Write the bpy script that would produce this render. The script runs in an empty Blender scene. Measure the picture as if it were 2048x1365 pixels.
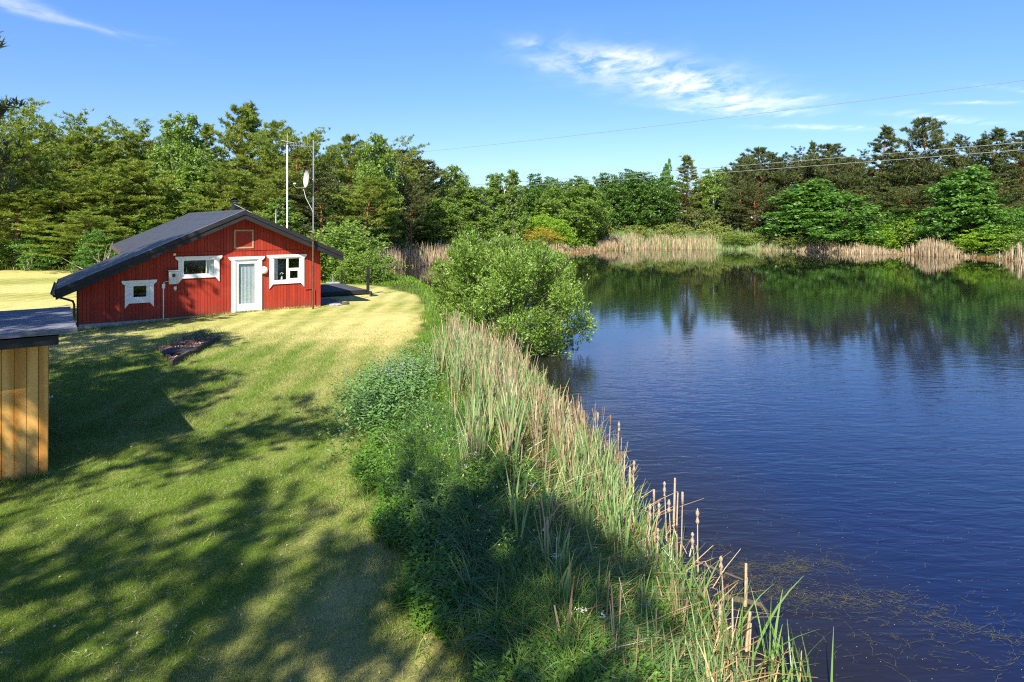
import bpy, math, random
import numpy as np
from mathutils import Vector

random.seed(7)
RNG = np.random.default_rng(11)
sc = bpy.context.scene
COL = sc.collection
PI = math.pi

# ------------------------------------------------------------------ camera
F, HC, HY = 1280.0, 3.57, 440.0        # focal length in photo pixels, eye height, horizon row
cam_d = bpy.data.cameras.new('camera')
cam = bpy.data.objects.new('camera', cam_d)
COL.objects.link(cam)
cam.location = (0, 0, HC)
cam.rotation_euler = (PI / 2, 0, 0)
cam_d.sensor_width = 36
cam_d.lens = 36 * F / 2048
cam_d.shift_y = -(682.5 - HY) / 2048
cam_d.clip_start = 0.05
cam_d.clip_end = 3000
sc.camera = cam

# ------------------------------------------------------------------ sun, sky, exposure
SUN_T = Vector((0.30, 0.954, -0.98)).normalized()          # direction the light travels
sun_el = math.asin(-SUN_T.z)
sun_az = math.atan2(-SUN_T.x, -SUN_T.y)                     # clockwise from +Y
sd = bpy.data.lights.new('sun', 'SUN')
sd.energy = 5.0
sd.angle = math.radians(0.53)
sd.color = (1.0, 0.93, 0.80)
sun = bpy.data.objects.new('sun', sd)
COL.objects.link(sun)
sun.rotation_euler = SUN_T.to_track_quat('-Z', 'Y').to_euler()
sun.location = (-10, -30, 40)

world = bpy.data.worlds.new('World')
sc.world = world
world.use_nodes = True
wn, wl = world.node_tree.nodes, world.node_tree.links
wn.clear()


def WN(t, **k):
    n = wn.new(t)
    for a, b in k.items():
        setattr(n, a, b)
    return n


def wset(sock, v):
    if hasattr(v, 'is_linked') or hasattr(v, 'node'):
        wl.new(v, sock)
    else:
        sock.default_value = v


def wm(op, a, b=0.0, c=0.0, clamp=False):
    n = WN('ShaderNodeMath', operation=op, use_clamp=clamp)
    wset(n.inputs[0], a); wset(n.inputs[1], b)
    if op in ('MULTIPLY_ADD',):
        wset(n.inputs[2], c)
    return n.outputs[0]


sky = WN('ShaderNodeTexSky', sky_type='NISHITA')
sky.sun_disc = False
sky.sun_elevation = sun_el
sky.sun_rotation = sun_az
sky.altitude = 0
sky.air_density = 1.15
sky.dust_density = 0.25
sky.ozone_density = 3.2
hsv = WN('ShaderNodeHueSaturation')
hsv.inputs['Saturation'].default_value = 1.30
hsv.inputs['Hue'].default_value = .515
hsv.inputs['Value'].default_value = 1.0
wl.new(sky.outputs[0], hsv.inputs['Color'])
tc = WN('ShaderNodeTexCoord')
sep = WN('ShaderNodeSeparateXYZ')
wl.new(tc.outputs['Generated'], sep.inputs[0])
zc = wm('MAXIMUM', sep.outputs[2], 0.03)
px_ = wm('DIVIDE', sep.outputs[0], zc)
py_ = wm('DIVIDE', sep.outputs[1], zc)
pv = WN('ShaderNodeCombineXYZ')
wl.new(px_, pv.inputs[0]); wl.new(py_, pv.inputs[1])
# thin cirrus on a flat sheet high above: ellipses (cx, cy, half length, half width, angle, strength)
warp = WN('ShaderNodeTexNoise'); warp.inputs['Scale'].default_value = 1.6
warp.inputs['Detail'].default_value = 4
wl.new(pv.outputs[0], warp.inputs['Vector'])
wvs = WN('ShaderNodeVectorMath', operation='SUBTRACT'); wl.new(warp.outputs['Color'], wvs.inputs[0])
wvs.inputs[1].default_value = (.5, .5, .5)
wvm = WN('ShaderNodeVectorMath', operation='SCALE'); wl.new(wvs.outputs[0], wvm.inputs[0]); wvm.inputs['Scale'].default_value = .5
wva = WN('ShaderNodeVectorMath', operation='ADD'); wl.new(pv.outputs[0], wva.inputs[0]); wl.new(wvm.outputs[0], wva.inputs[1])
wsep = WN('ShaderNodeSeparateXYZ'); wl.new(wva.outputs[0], wsep.inputs[0])
CLOUDS = [(0.60, 4.05, .46, .34, 50, .95), (1.25, 4.75, .75, .40, 43, 1.25), (2.0, 5.5, .70, .40, 38, 1.0), (2.5, 5.9, .4, .25, 30, .6),
          (1.75, 5.9, .7, .16, 35, .4), (3.35, 6.95, .62, .20, 8, .7), (3.95, 5.5, .3, .10, 10, .5), (4.3, 6.3, .8, .16, 25, .5),
          (0.07, 3.62, .17, .12, 60, .40), (-2.25, 3.05, .5, .10, 72, .5), (3.9, 4.9, .5, .07, 20, .25)]
tot = None
for cx, cy, a, b, ang, st in CLOUDS:
    ca, sa = math.cos(math.radians(ang)), math.sin(math.radians(ang))
    dx = wm('SUBTRACT', wsep.outputs[0], cx); dy = wm('SUBTRACT', wsep.outputs[1], cy)
    lx = wm('ADD', wm('MULTIPLY', dx, ca / a), wm('MULTIPLY', dy, sa / a))
    ly = wm('ADD', wm('MULTIPLY', dx, -sa / b), wm('MULTIPLY', dy, ca / b))
    r2 = wm('ADD', wm('MULTIPLY', lx, lx), wm('MULTIPLY', ly, ly))
    m = wm('MULTIPLY', wm('EXPONENT', wm('MULTIPLY', r2, -1.15)), st)
    tot = m if tot is None else wm('MAXIMUM', tot, m)
fib = WN('ShaderNodeTexNoise'); fib.inputs['Scale'].default_value = 3.2; fib.inputs['Detail'].default_value = 9
fib.inputs['Roughness'].default_value = .62
mpg = WN('ShaderNodeMapping'); mpg.inputs['Rotation'].default_value = (0, 0, math.radians(18)); mpg.inputs['Scale'].default_value = (1.5, .62, 1)
wl.new(wva.outputs[0], mpg.inputs['Vector']); wl.new(mpg.outputs[0], fib.inputs['Vector'])
fr = WN('ShaderNodeMapRange'); fr.inputs[1].default_value = .36; fr.inputs[2].default_value = .70
wl.new(fib.outputs[0], fr.inputs[0])
cf = wm('MULTIPLY', wm('MULTIPLY', tot, fr.outputs[0]), .9, clamp=True)
up = wm('GREATER_THAN', sep.outputs[2], 0.035)
cf = wm('MULTIPLY', cf, up)
hz = WN('ShaderNodeMapRange'); hz.inputs[1].default_value = 0.0; hz.inputs[2].default_value = .30; wl.new(sep.outputs[2], hz.inputs[0])
htint = WN('ShaderNodeMix', data_type='RGBA'); wl.new(hz.outputs[0], htint.inputs['Factor'])
htint.inputs['A'].default_value = (.44, .57, .87, 1); htint.inputs['B'].default_value = (1, 1, 1.05, 1)
hmul = WN('ShaderNodeMix', data_type='RGBA', blend_type='MULTIPLY'); hmul.inputs['Factor'].default_value = 1
wl.new(hsv.outputs[0], hmul.inputs['A']); wl.new(htint.outputs['Result'], hmul.inputs['B'])
mixc = WN('ShaderNodeMix', data_type='RGBA')
wl.new(cf, mixc.inputs['Factor']); wl.new(hmul.outputs['Result'], mixc.inputs['A'])
mixc.inputs['B'].default_value = (8.4, 8.0, 9.0, 1)
bg = WN('ShaderNodeBackground'); bg.inputs['Strength'].default_value = 0.09
wo = WN('ShaderNodeOutputWorld')
wl.new(mixc.outputs['Result'], bg.inputs['Color']); wl.new(bg.outputs[0], wo.inputs[0])

sc.view_settings.view_transform = 'Standard'
sc.view_settings.look = 'None'
sc.view_settings.gamma = 1
sc.view_settings.use_curve_mapping = False
sc.view_settings.exposure = 1.15
sc.render.engine = 'CYCLES'
sc.cycles.use_denoising = False
sc.cycles.pixel_filter_type = 'BLACKMAN_HARRIS'
sc.cycles.filter_width = 1.15
sc.cycles.max_bounces = 8
sc.cycles.transparent_max_bounces = 12
sc.cycles.sample_clamp_indirect = 8

# ------------------------------------------------------------------ helpers: objects


def tag(o, label=None, cat=None, group=None, kind=None):
    if label: o['label'] = label
    if cat: o['category'] = cat
    if group: o['group'] = group
    if kind: o['kind'] = kind
    return o


def empty(name, loc=(0, 0, 0), rz=0, label=None, cat=None, group=None):
    o = bpy.data.objects.new(name, None)
    o.empty_display_size = .3
    COL.objects.link(o)
    o.location = loc
    o.rotation_euler = (0, 0, rz)
    return tag(o, label, cat, group)


def link(name, me, parent=None, mat=None):
    o = bpy.data.objects.new(name, me)
    COL.objects.link(o)
    if parent is not None: o.parent = parent
    if mat is not None and len(me.materials) == 0: me.materials.append(mat)
    return o


class MB:
    """collects simple solids and links them as one mesh"""
    def __init__(s): s.v, s.f = [], []

    def add(s, vs, fs):
        k = len(s.v); s.v += [tuple(v) for v in vs]; s.f += [tuple(i + k for i in f) for f in fs]; return s

    def box(s, x0, x1, y0, y1, z0, z1):
        return s.add([(x0, y0, z0), (x1, y0, z0), (x1, y1, z0), (x0, y1, z0), (x0, y0, z1), (x1, y0, z1), (x1, y1, z1), (x0, y1, z1)],
                     [(0, 3, 2, 1), (4, 5, 6, 7), (0, 1, 5, 4), (1, 2, 6, 5), (2, 3, 7, 6), (3, 0, 4, 7)])

    def prism(s, poly, y0, y1):
        """poly of (x, z), extruded along y"""
        n = len(poly)
        vs = [(x, y0, z) for x, z in poly] + [(x, y1, z) for x, z in poly]
        return s.add(vs, [tuple(range(n)), tuple(range(2 * n - 1, n - 1, -1))] + [(i, i + n, (i + 1) % n + n, (i + 1) % n) for i in range(n)])

    def prism_z(s, poly, z0, z1):
        n = len(poly)
        vs = [(x, y, z0) for x, y in poly] + [(x, y, z1) for x, y in poly]
        return s.add(vs, [tuple(range(n - 1, -1, -1)), tuple(range(n, 2 * n))] + [(i, (i + 1) % n, (i + 1) % n + n, i + n) for i in range(n)])

    def tube(s, pts, r, n=8, cap=True):
        pts = [Vector(p) for p in pts]
        rs = r if isinstance(r, (list, tuple)) else [r] * len(pts)
        rings = []
        up0 = None
        for i, p in enumerate(pts):
            d = (pts[min(i + 1, len(pts) - 1)] - pts[max(i - 1, 0)]).normalized()
            a = Vector((0, 0, 1)) if abs(d.z) < .9 else Vector((1, 0, 0))
            e1 = d.cross(a).normalized()
            if up0 is not None and e1.dot(up0) < 0: e1 = -e1
            up0 = e1
            e2 = d.cross(e1)
            rings.append([p + (e1 * math.cos(2 * PI * j / n) + e2 * math.sin(2 * PI * j / n)) * rs[i] for j in range(n)])
        vs = [v for q in rings for v in q]
        fs = [(i * n + j, i * n + (j + 1) % n, (i + 1) * n + (j + 1) % n, (i + 1) * n + j) for i in range(len(pts) - 1) for j in range(n)]
        if cap: fs += [tuple(range(n - 1, -1, -1)), tuple((len(pts) - 1) * n + j for j in range(n))]
        return s.add(vs, fs)

    def lathe(s, prof, n=20, c=(0, 0, 0), axis='z', cap=True):
        vs = []
        for r, h in prof:
            for j in range(n):
                a = 2 * PI * j / n
                q = (r * math.cos(a), r * math.sin(a), h)
                if axis == 'y': q = (q[0], q[2], q[1])
                if axis == 'x': q = (q[2], q[0], q[1])
                vs.append((q[0] + c[0], q[1] + c[1], q[2] + c[2]))
        fs = [(i * n + j, i * n + (j + 1) % n, (i + 1) * n + (j + 1) % n, (i + 1) * n + j) for i in range(len(prof) - 1) for j in range(n)]
        if cap: fs += [tuple(range(n)), tuple((len(prof) - 1) * n + j for j in range(n))]
        return s.add(vs, fs)

    def build(s, name, mat, parent=None, bevel=0, smooth=False):
        me = bpy.data.meshes.new(name)
        me.from_pydata(s.v, [], s.f)
        import bmesh
        b = bmesh.new(); b.from_mesh(me); bmesh.ops.recalc_face_normals(b, faces=b.faces); b.to_mesh(me); b.free()
        if smooth:
            me.polygons.foreach_set('use_smooth', [True] * len(me.polygons))
        o = link(name, me, parent, mat)
        if bevel:
            m = o.modifiers.new('bevel', 'BEVEL'); m.width = bevel; m.segments = 1; m.limit_method = 'ANGLE'
        return o


def np_mesh(name, V, Fc, attrs=None, mat=None, smooth=False, normals=None):
    """V (N,3), Fc (M,k) arrays"""
    me = bpy.data.meshes.new(name)
    V = np.asarray(V, np.float32); Fc = np.asarray(Fc, np.int32)
    M, k = Fc.shape
    me.vertices.add(len(V)); me.vertices.foreach_set('co', V.ravel())
    me.loops.add(M * k); me.loops.foreach_set('vertex_index', Fc.ravel())
    me.polygons.add(M); me.polygons.foreach_set('loop_start', np.arange(0, M * k, k, dtype=np.int32))
    me.polygons.foreach_set('use_smooth', np.full(M, bool(smooth)))
    me.update(calc_edges=True)
    for a, val in (attrs or {}).items():
        at = me.attributes.new(a, 'FLOAT', 'POINT'); at.data.foreach_set('value', np.asarray(val, np.float32))
    if mat: me.materials.append(mat)
    return me


# ------------------------------------------------------------------ helpers: materials


class Mat:
    def __init__(s, name):
        s.m = bpy.data.materials.new(name); s.m.use_nodes = True
        s.n = s.m.node_tree.nodes; s.l = s.m.node_tree.links
        s.n.clear()
        s.out = s.n.new('ShaderNodeOutputMaterial')

    def N(s, t, **k):
        n = s.n.new(t)
        for a, b in k.items(): setattr(n, a, b)
        return n

    def set(s, sock, v):
        if hasattr(v, 'node'): s.l.new(v, sock)
        else: sock.default_value = v

    def math(s, op, a, b=0.0, clamp=False):
        n = s.N('ShaderNodeMath', operation=op, use_clamp=clamp); s.set(n.inputs[0], a); s.set(n.inputs[1], b); return n.outputs[0]

    def coord(s, kind='Object', scale=(1, 1, 1), rot=(0, 0, 0)):
        t = s.N('ShaderNodeTexCoord'); m = s.N('ShaderNodeMapping')
        m.inputs['Scale'].default_value = scale; m.inputs['Rotation'].default_value = rot
        s.l.new(t.outputs[kind], m.inputs[0]); return m.outputs[0]

    def noise(s, scale, detail=4, vec=None, rough=.55, out=0, dist=0):
        n = s.N('ShaderNodeTexNoise'); n.inputs['Scale'].default_value = scale; n.inputs['Detail'].default_value = detail
        n.inputs['Roughness'].default_value = rough; n.inputs['Distortion'].default_value = dist
        if vec is not None: s.l.new(vec, n.inputs['Vector'])
        return n.outputs[out]

    def rng(s, v, a, b, c=0.0, d=1.0):
        n = s.N('ShaderNodeMapRange'); s.set(n.inputs[0], v)
        for i, q in enumerate((a, b, c, d)): s.set(n.inputs[i + 1], q)
        return n.outputs[0]

    def mix(s, f, a, b, blend='MIX'):
        n = s.N('ShaderNodeMix', data_type='RGBA', blend_type=blend)
        s.set(n.inputs['Factor'], f)
        for k, q in (('A', a), ('B', b)):
            if not hasattr(q, 'node') and len(q) == 3: q = (*q, 1)
            s.set(n.inputs[k], q)
        return n.outputs['Result']

    def attr(s, name):
        n = s.N('ShaderNodeAttribute'); n.attribute_name = name; return n.outputs['Fac']

    def objrand(s):
        return s.N('ShaderNodeObjectInfo').outputs['Random']

    def bump(s, h, strength=.3, dist=.02):
        n = s.N('ShaderNodeBump'); n.inputs['Strength'].default_value = strength; n.inputs['Distance'].default_value = dist
        s.l.new(h, n.inputs['Height']); return n.outputs[0]

    def bsdf(s, color, rough=.6, spec=.5, metal=0, normal=None):
        n = s.N('ShaderNodeBsdfPrincipled')
        if not hasattr(color, 'node') and len(color) == 3: color = (*color, 1)
        s.set(n.inputs['Base Color'], color); s.set(n.inputs['Roughness'], rough)
        n.inputs['Specular IOR Level'].default_value = spec; n.inputs['Metallic'].default_value = metal
        if normal is not None: s.l.new(normal, n.inputs['Normal'])
        return n.outputs[0]

    def done(s, sh):
        s.l.new(sh, s.out.inputs['Surface']); return s.m


def plain(name, col, rough=.6, var=.15, scale=6, spec=.4, metal=0, bump=.1, stretch=(1, 1, 1), rnd=.0):
    m = Mat(name)
    c = m.coord(scale=stretch)
    n = m.noise(scale, 6, c, .65)
    dark = tuple(x * (1 - var * 1.6) for x in col); lite = tuple(min(1, x * (1 + var)) for x in col)
    cc = m.mix(m.rng(n, .3, .7), dark, lite)
    if rnd:
        cc = m.mix(m.rng(m.objrand(), 0, 1, 0, rnd), cc, tuple(x * .45 for x in col))
    return m.done(m.bsdf(cc, rough, spec, metal, m.bump(n, bump, .01)))


def wood(name, col, col2, scale=3, rough=.7, rnd=.2, bump=.25, axis='z', spec=.3):
    m = Mat(name)
    st = {'z': (6, 6, .5), 'x': (.5, 6, 6), 'y': (6, .5, 6)}[axis]
    c0 = m.coord(scale=st)
    oi = m.objrand()
    off = m.N('ShaderNodeVectorMath', operation='ADD'); m.l.new(c0, off.inputs[0])
    cv = m.N('ShaderNodeCombineXYZ'); s1 = m.math('MULTIPLY', oi, 37.0)
    for i in range(3): m.l.new(s1, cv.inputs[i])
    m.l.new(cv.outputs[0], off.inputs[1])
    n = m.noise(scale, 7, off.outputs[0], .6, dist=1.2)
    cc = m.mix(m.rng(n, .3, .72), col, col2)
    n2 = m.noise(1.3, 3, m.coord(), .5)
    cc = m.mix(m.rng(n2, .45, .75, 0, .35), cc, tuple(x * .6 for x in col))
    cc = m.mix(m.math('MULTIPLY', oi, rnd), cc, tuple(x * .5 for x in col))
    return m.done(m.bsdf(cc, rough, spec, 0, m.bump(n, bump, .006)))


def leafmat(name, a, b, c=None, trans=.3, rough=.5, spec=.35, objvar=.35, thr=.85):
    """a..b spread per leaf by its own random number, c a rare third tint"""
    m = Mat(name)
    r = m.attr('rnd')
    cc = m.mix(r, a, b)
    if c is not None:
        cc = m.mix(m.rng(r, thr, 1.0), cc, c)
    oi = m.objrand()
    cc = m.mix(m.math('MULTIPLY', oi, objvar), cc, (b[0] * .72, b[1] * .80, b[2] * .8))
    geo = m.N('ShaderNodeNewGeometry')
    p = m.bsdf(cc, rough, spec)
    t = m.N('ShaderNodeBsdfTranslucent')
    tcol = m.mix(1.0, cc, (1.0, 1.0, .55), 'MULTIPLY')
    m.l.new(tcol, t.inputs[0])
    mx = m.N('ShaderNodeMixShader'); mx.inputs[0].default_value = trans
    m.l.new(p, mx.inputs[1]); m.l.new(t.outputs[0], mx.inputs[2])
    return m.done(mx.outputs[0])


# ------------------------------------------------------------------ ground layout
WATER_Z = -0.55
SHORE_X = [(-30, 8), (-10, 5), (0, 2.6), (4, 1.9), (6, 1.75), (8, 1.25), (9.5, 1.2), (11.5, .95), (14.5, .15), (17.5, -.35), (20, -.5),
           (25, -1.1), (30, -2.4), (34, -3.5), (40, -5.0), (43.3, -7.0), (46, -8.6)]
POLY = [(x, y) for y, x in SHORE_X] + [(-10.0, 50), (-9.6, 56), (-7.5, 60), (-4, 64), (0, 70), (6.4, 77.5), (12, 86), (19.6, 91), (29.7, 89.6), (37.7, 83.7),
        (44, 77.5), (50, 71), (50.5, 62), (56, 50), (60, 30), (56, 5), (44, -20), (20, -34)]
PA = np.array(POLY, float)


def sdf(x, y):
    """signed distance to the shoreline, negative in the pond"""
    x = np.asarray(x, float); y = np.asarray(y, float)
    d = np.full(x.shape, 1e9); ins = np.zeros(x.shape, bool)
    n = len(PA)
    for i in range(n):
        ax, ay = PA[i]; bx, by = PA[(i + 1) % n]
        ex, ey = bx - ax, by - ay
        t = np.clip(((x - ax) * ex + (y - ay) * ey) / (ex * ex + ey * ey), 0, 1)
        d = np.minimum(d, np.hypot(x - ax - ex * t, y - ay - ey * t))
        c = (ay > y) != (by > y)
        with np.errstate(divide='ignore', invalid='ignore'):
            xi = ax + (y - ay) * ex / (ey if ey else 1e-9)
        ins ^= c & (x < xi)
    return np.where(ins, -d, d)


def wob(x, y, s=1.0, seed=0):
    """cheap smooth wobble, about -1..1"""
    r = np.random.default_rng(seed)
    v = 0
    for k in range(6):
        a = r.uniform(0, 2 * PI); f = s * r.uniform(.5, 2.2); p = r.uniform(0, 6.28)
        v = v + np.sin((np.cos(a) * x + np.sin(a) * y) * f + p) / (1 + .5 * k)
    return v / 2.2


LAWN_X = [(-10, .0), (3, .05), (4.9, -.3), (6.9, -1.2), (8.8, -1.85), (11.4, -2.4), (13, -2.75), (15.2, -2.65), (20.8, -2.85), (25.4, -3.3), (30.5, -4.4), (34.6, -7.1), (36, -10), (37, -16), (60, -16)]


def lawn_edge(y):
    ys = [a for a, b in LAWN_X]; xs = [b for a, b in LAWN_X]
    return np.interp(y, ys, xs)


def shore_x(y):
    return np.interp(y, [a for a, b in SHORE_X], [b for a, b in SHORE_X])


UX, UY = 1876 / 2271.03, 1280 / 2271.03
U = Vector((UX, UY, 0)); NIN = Vector((-UY, UX, 0))
HR = Vector((-7.90, 26.26, 0)); HA = HR - U * 8.186


def gh(x, y, d=None):
    x = np.asarray(x, float); y = np.asarray(y, float)
    if d is None: d = sdf(x, y)
    land = np.clip(d / 1.5, 0, 1); land = land * land * (3 - 2 * land)
    z = -0.60 + .60 * land
    z = np.where(d < 0, -0.60 + np.maximum(d, -6) * .32, z)
    s = np.where(d > 1.0, 1, 0)
    z = z + s * .03 * wob(x, y, .5, 3)
    r = np.hypot(x - HA.x, y - HA.y)
    z = z - .16 * np.clip(1 - r / 6.0, 0, 1) ** 1.5
    z = z + np.clip((y - 88) / 60, 0, 1) * 1.2 * (d > 0)
    return z


def gz(x, y): return float(gh(np.array([x]), np.array([y]))[0])


# ground sheet
xs = np.concatenate([-np.geomspace(900, 22, 30), np.arange(-21, 8, .25), np.arange(8, 64, 1.0), np.geomspace(66, 900, 24)])
ys = np.concatenate([-np.geomspace(500, 6, 18), np.arange(-5, 48, .25), np.arange(48, 110, .8), np.geomspace(112, 1500, 26)])
GX, GY = np.meshgrid(xs, ys)
DD = sdf(GX.ravel(), GY.ravel())
GZ = gh(GX.ravel(), GY.ravel(), DD)
nx, ny = len(xs), len(ys)
idx = np.arange(nx * ny).reshape(ny, nx)
FQ = np.stack([idx[:-1, :-1].ravel(), idx[:-1, 1:].ravel(), idx[1:, 1:].ravel(), idx[1:, :-1].ravel()], 1)


def dryness(x, y):
    """0 green .. 1 straw coloured, where the lawn has dried"""
    base = .50 + .30 * wob(x, y, .35, 5) + .18 * wob(x, y, 1.4, 6)
    base = base + .28 * np.exp(-((x + 4.6) / 2.4) ** 2 - ((y - 20) / 9.5) ** 2)
    base = base + .22 * (np.clip((-x - 16) / 4, 0, 1)) * (y > 22)
    base = base - .42 * np.exp(-((x + 8.5) / 4.5) ** 2 - ((y - 12) / 6.0) ** 2)
    base = base - .40 * np.exp(-((x + 5.0) / 3.0) ** 2 - ((y - 7) / 4.0) ** 2)
    base = base + .10 * np.exp(-((x + 1.6) / .8) ** 2 - ((y - 6) / 3.5) ** 2) - .10 * (y < 18)
    base = base + .3 * np.exp(-((x + 7.5) / 3.0) ** 2 - ((y - 28) / 4) ** 2)
    base = base + .17 * np.sin(2 * PI * (x + .10 * y + .25 * wob(x, y, .5, 8)) / .95) * np.clip((y - 5) / 8, .25, 1)
    return np.clip(base, 0, 1)


def lawnness(x, y):
    e = lawn_edge(y)
    return np.clip((e - x + .25 * wob(x, y, 2.5, 9)) / .35 + .3, 0, 1) * (y < 48)


gm = Mat('ground_mat')
gc = gm.coord()
dry = gm.attr('dry'); lw = gm.attr('lawn')
n1 = gm.noise(2.2, 8, gc, .7); n2 = gm.noise(26, 8, gc, .75); n3 = gm.noise(.5, 4, gc, .6)
stripe = gm.N('ShaderNodeTexWave', wave_type='BANDS', bands_direction='X'); stripe.inputs['Scale'].default_value = .36
stripe.inputs['Distortion'].default_value = 1.6; stripe.inputs['Detail'].default_value = 3; stripe.inputs['Detail Scale'].default_value = 1.2
gm.l.new(gm.coord(rot=(0, 0, .12)), stripe.inputs['Vector'])
dd = gm.math('ADD', dry, gm.rng(n1, .25, .75, -.34, .34))
dd = gm.math('ADD', dd, gm.rng(n2, .3, .7, -.22, .22))
dd = gm.math('ADD', dd, gm.rng(stripe.outputs['Fac'], 0, 1, -.08, .08), clamp=True)
lawncol = gm.mix(dd, (.125, .195, .020), (.54, .46, .17))
lawncol = gm.mix(gm.rng(gm.noise(60, 4, gc, .7), .5, .75, 0, .45), lawncol, (.06, .06, .02))
wild = gm.mix(gm.rng(n1, .3, .7), (.02, .028, .010), (.07, .06, .025))
cc = gm.mix(lw, wild, lawncol)
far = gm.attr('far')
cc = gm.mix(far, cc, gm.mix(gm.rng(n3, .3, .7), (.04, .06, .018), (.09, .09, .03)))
gmat = gm.done(gm.bsdf(cc, .95, .1, 0, gm.bump(gm.math('ADD', n2, n1), .7, .05)))
me = np_mesh('ground', np.stack([GX.ravel(), GY.ravel(), GZ], 1), FQ, {
    'dry': dryness(GX.ravel(), GY.ravel()),
    'lawn': lawnness(GX.ravel(), GY.ravel()) * np.clip((DD - .5) * 2, 0, 1) * (GX.ravel() < 1),
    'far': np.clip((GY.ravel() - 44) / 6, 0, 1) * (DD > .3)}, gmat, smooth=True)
tag(link('ground', me), kind='structure')

# water sheet
xs = np.arange(-14, 66, .5); ys = np.arange(-36, 97, .5)
WX, WY = np.meshgrid(xs, ys); nx, ny = len(xs), len(ys)
idx = np.arange(nx * ny).reshape(ny, nx)
FQ = np.stack([idx[:-1, :-1].ravel(), idx[:-1, 1:].ravel(), idx[1:, 1:].ravel(), idx[1:, :-1].ravel()], 1)
wd = -sdf(WX.ravel(), WY.ravel())
keep = (wd > -1.6)[FQ].any(1)
wmt = Mat('water_mat')
wc = wmt.coord()
depth = wmt.attr('depth')
# wind ripples: short crests, running across the pond; calm lanes where the wind drops
rot = math.radians(-14)
r1 = wmt.noise(1.0, 2, wmt.coord(scale=(1.6, 5.2, 1), rot=(0, 0, rot)), .5, dist=.6)
r2 = wmt.noise(1.0, 3, wmt.coord(scale=(4.5, 12, 1), rot=(0, 0, rot * 1.6)), .55, dist=.5)
r3 = wmt.noise(1.0, 1, wmt.coord(scale=(.5, 1.1, 1), rot=(0, 0, rot)), .5)
calm = wmt.rng(wmt.noise(.055, 2, wmt.coord(scale=(.6, 1.6, 1)), .5, dist=.4), .38, .62, .45, 1.15)
hgt = wmt.math('ADD', wmt.math('MULTIPLY', r1, 1.0), wmt.math('ADD', wmt.math('MULTIPLY', r2, .35), wmt.math('MULTIPLY', r3, .8)))
sepp = wmt.N('ShaderNodeSeparateXYZ'); wmt.l.new(wc, sepp.inputs[0])
lee = wmt.math('MULTIPLY', wmt.rng(sepp.outputs[1], 9, 23, 1.0, .20), wmt.rng(sepp.outputs[1], 30, 55, 1.0, .18))          # sheltered water under the far trees
bmp = wmt.N('ShaderNodeBump'); bmp.inputs['Distance'].default_value = .035
wmt.l.new(hgt, bmp.inputs['Height']); wmt.l.new(wmt.math('MULTIPLY', wmt.math('MULTIPLY', calm, .40), lee), bmp.inputs['Strength'])
gl = wmt.N('ShaderNodeBsdfGlossy'); gl.inputs['Roughness'].default_value = .03; gl.inputs['Color'].default_value = (1, 1, 1, 1)
wmt.l.new(bmp.outputs[0], gl.inputs['Normal'])
df = wmt.N('ShaderNodeBsdfDiffuse')
shal = wmt.rng(depth, .2, 3.2)
deepc = wmt.mix(wmt.rng(sepp.outputs[1], 15, 34), (.006, .010, .038), (.008, .012, .007))  # body colour shifts with distance, standing in for weaker blue light at grazing angles
wmt.l.new(wmt.mix(shal, (.030, .022, .008), deepc), df.inputs['Color'])
tr = wmt.N('ShaderNodeBsdfTransparent'); tr.inputs[0].default_value = (.62, .50, .26, 1)
body = wmt.N('ShaderNodeMixShader')
wmt.l.new(wmt.rng(depth, 0, 3.0, .35, .97), body.inputs[0]); wmt.l.new(tr.outputs[0], body.inputs[1]); wmt.l.new(df.outputs[0], body.inputs[2])
fres = wmt.N('ShaderNodeFresnel'); fres.inputs['IOR'].default_value = 1.45
wmt.l.new(bmp.outputs[0], fres.inputs['Normal'])
sur = wmt.N('ShaderNodeMixShader'); wmt.l.new(fres.outputs[0], sur.inputs[0]); wmt.l.new(body.outputs[0], sur.inputs[1]); wmt.l.new(gl.outputs[0], sur.inputs[2])
water_mat = wmt.done(sur.outputs[0])
me = np_mesh('water', np.stack([WX.ravel(), WY.ravel(), np.full(WX.size, WATER_Z)], 1), FQ[keep], {'depth': wd}, water_mat, smooth=True)
tag(link('water', me), kind='structure')

# ------------------------------------------------------------------ materials of built things
M = {}
M['red'] = wood('red_paint', (.31, .030, .013), (.43, .042, .018), 3, .65, .28, .2)
def red_mat():
    m = Mat('red_paint'); oi = m.objrand()
    c = m.mix(oi, (.27, .024, .012), (.39, .038, .017))
    n = m.noise(5, 6, m.coord(scale=(5, 5, .6)), .65)
    c = m.mix(m.rng(n, .35, .7, 0, .5), c, (.22, .022, .012))
    s_ = m.N('ShaderNodeSeparateXYZ'); m.l.new(m.coord(), s_.inputs[0])
    d = m.noise(7, 5, m.coord(scale=(1, 1, .5)), .7)
    c = m.mix(m.math('MULTIPLY', m.rng(s_.outputs[2], .03, .42, .7, 0), m.rng(d, .35, .62)), c, (.15, .07, .045))
    f = m.noise(1.4, 4, m.coord(), .6); c = m.mix(m.rng(f, .5, .75, 0, .3), c, (.46, .085, .05))
    return m.done(m.bsdf(c, .7, .3, 0, m.bump(n, .15, .004)))


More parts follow.
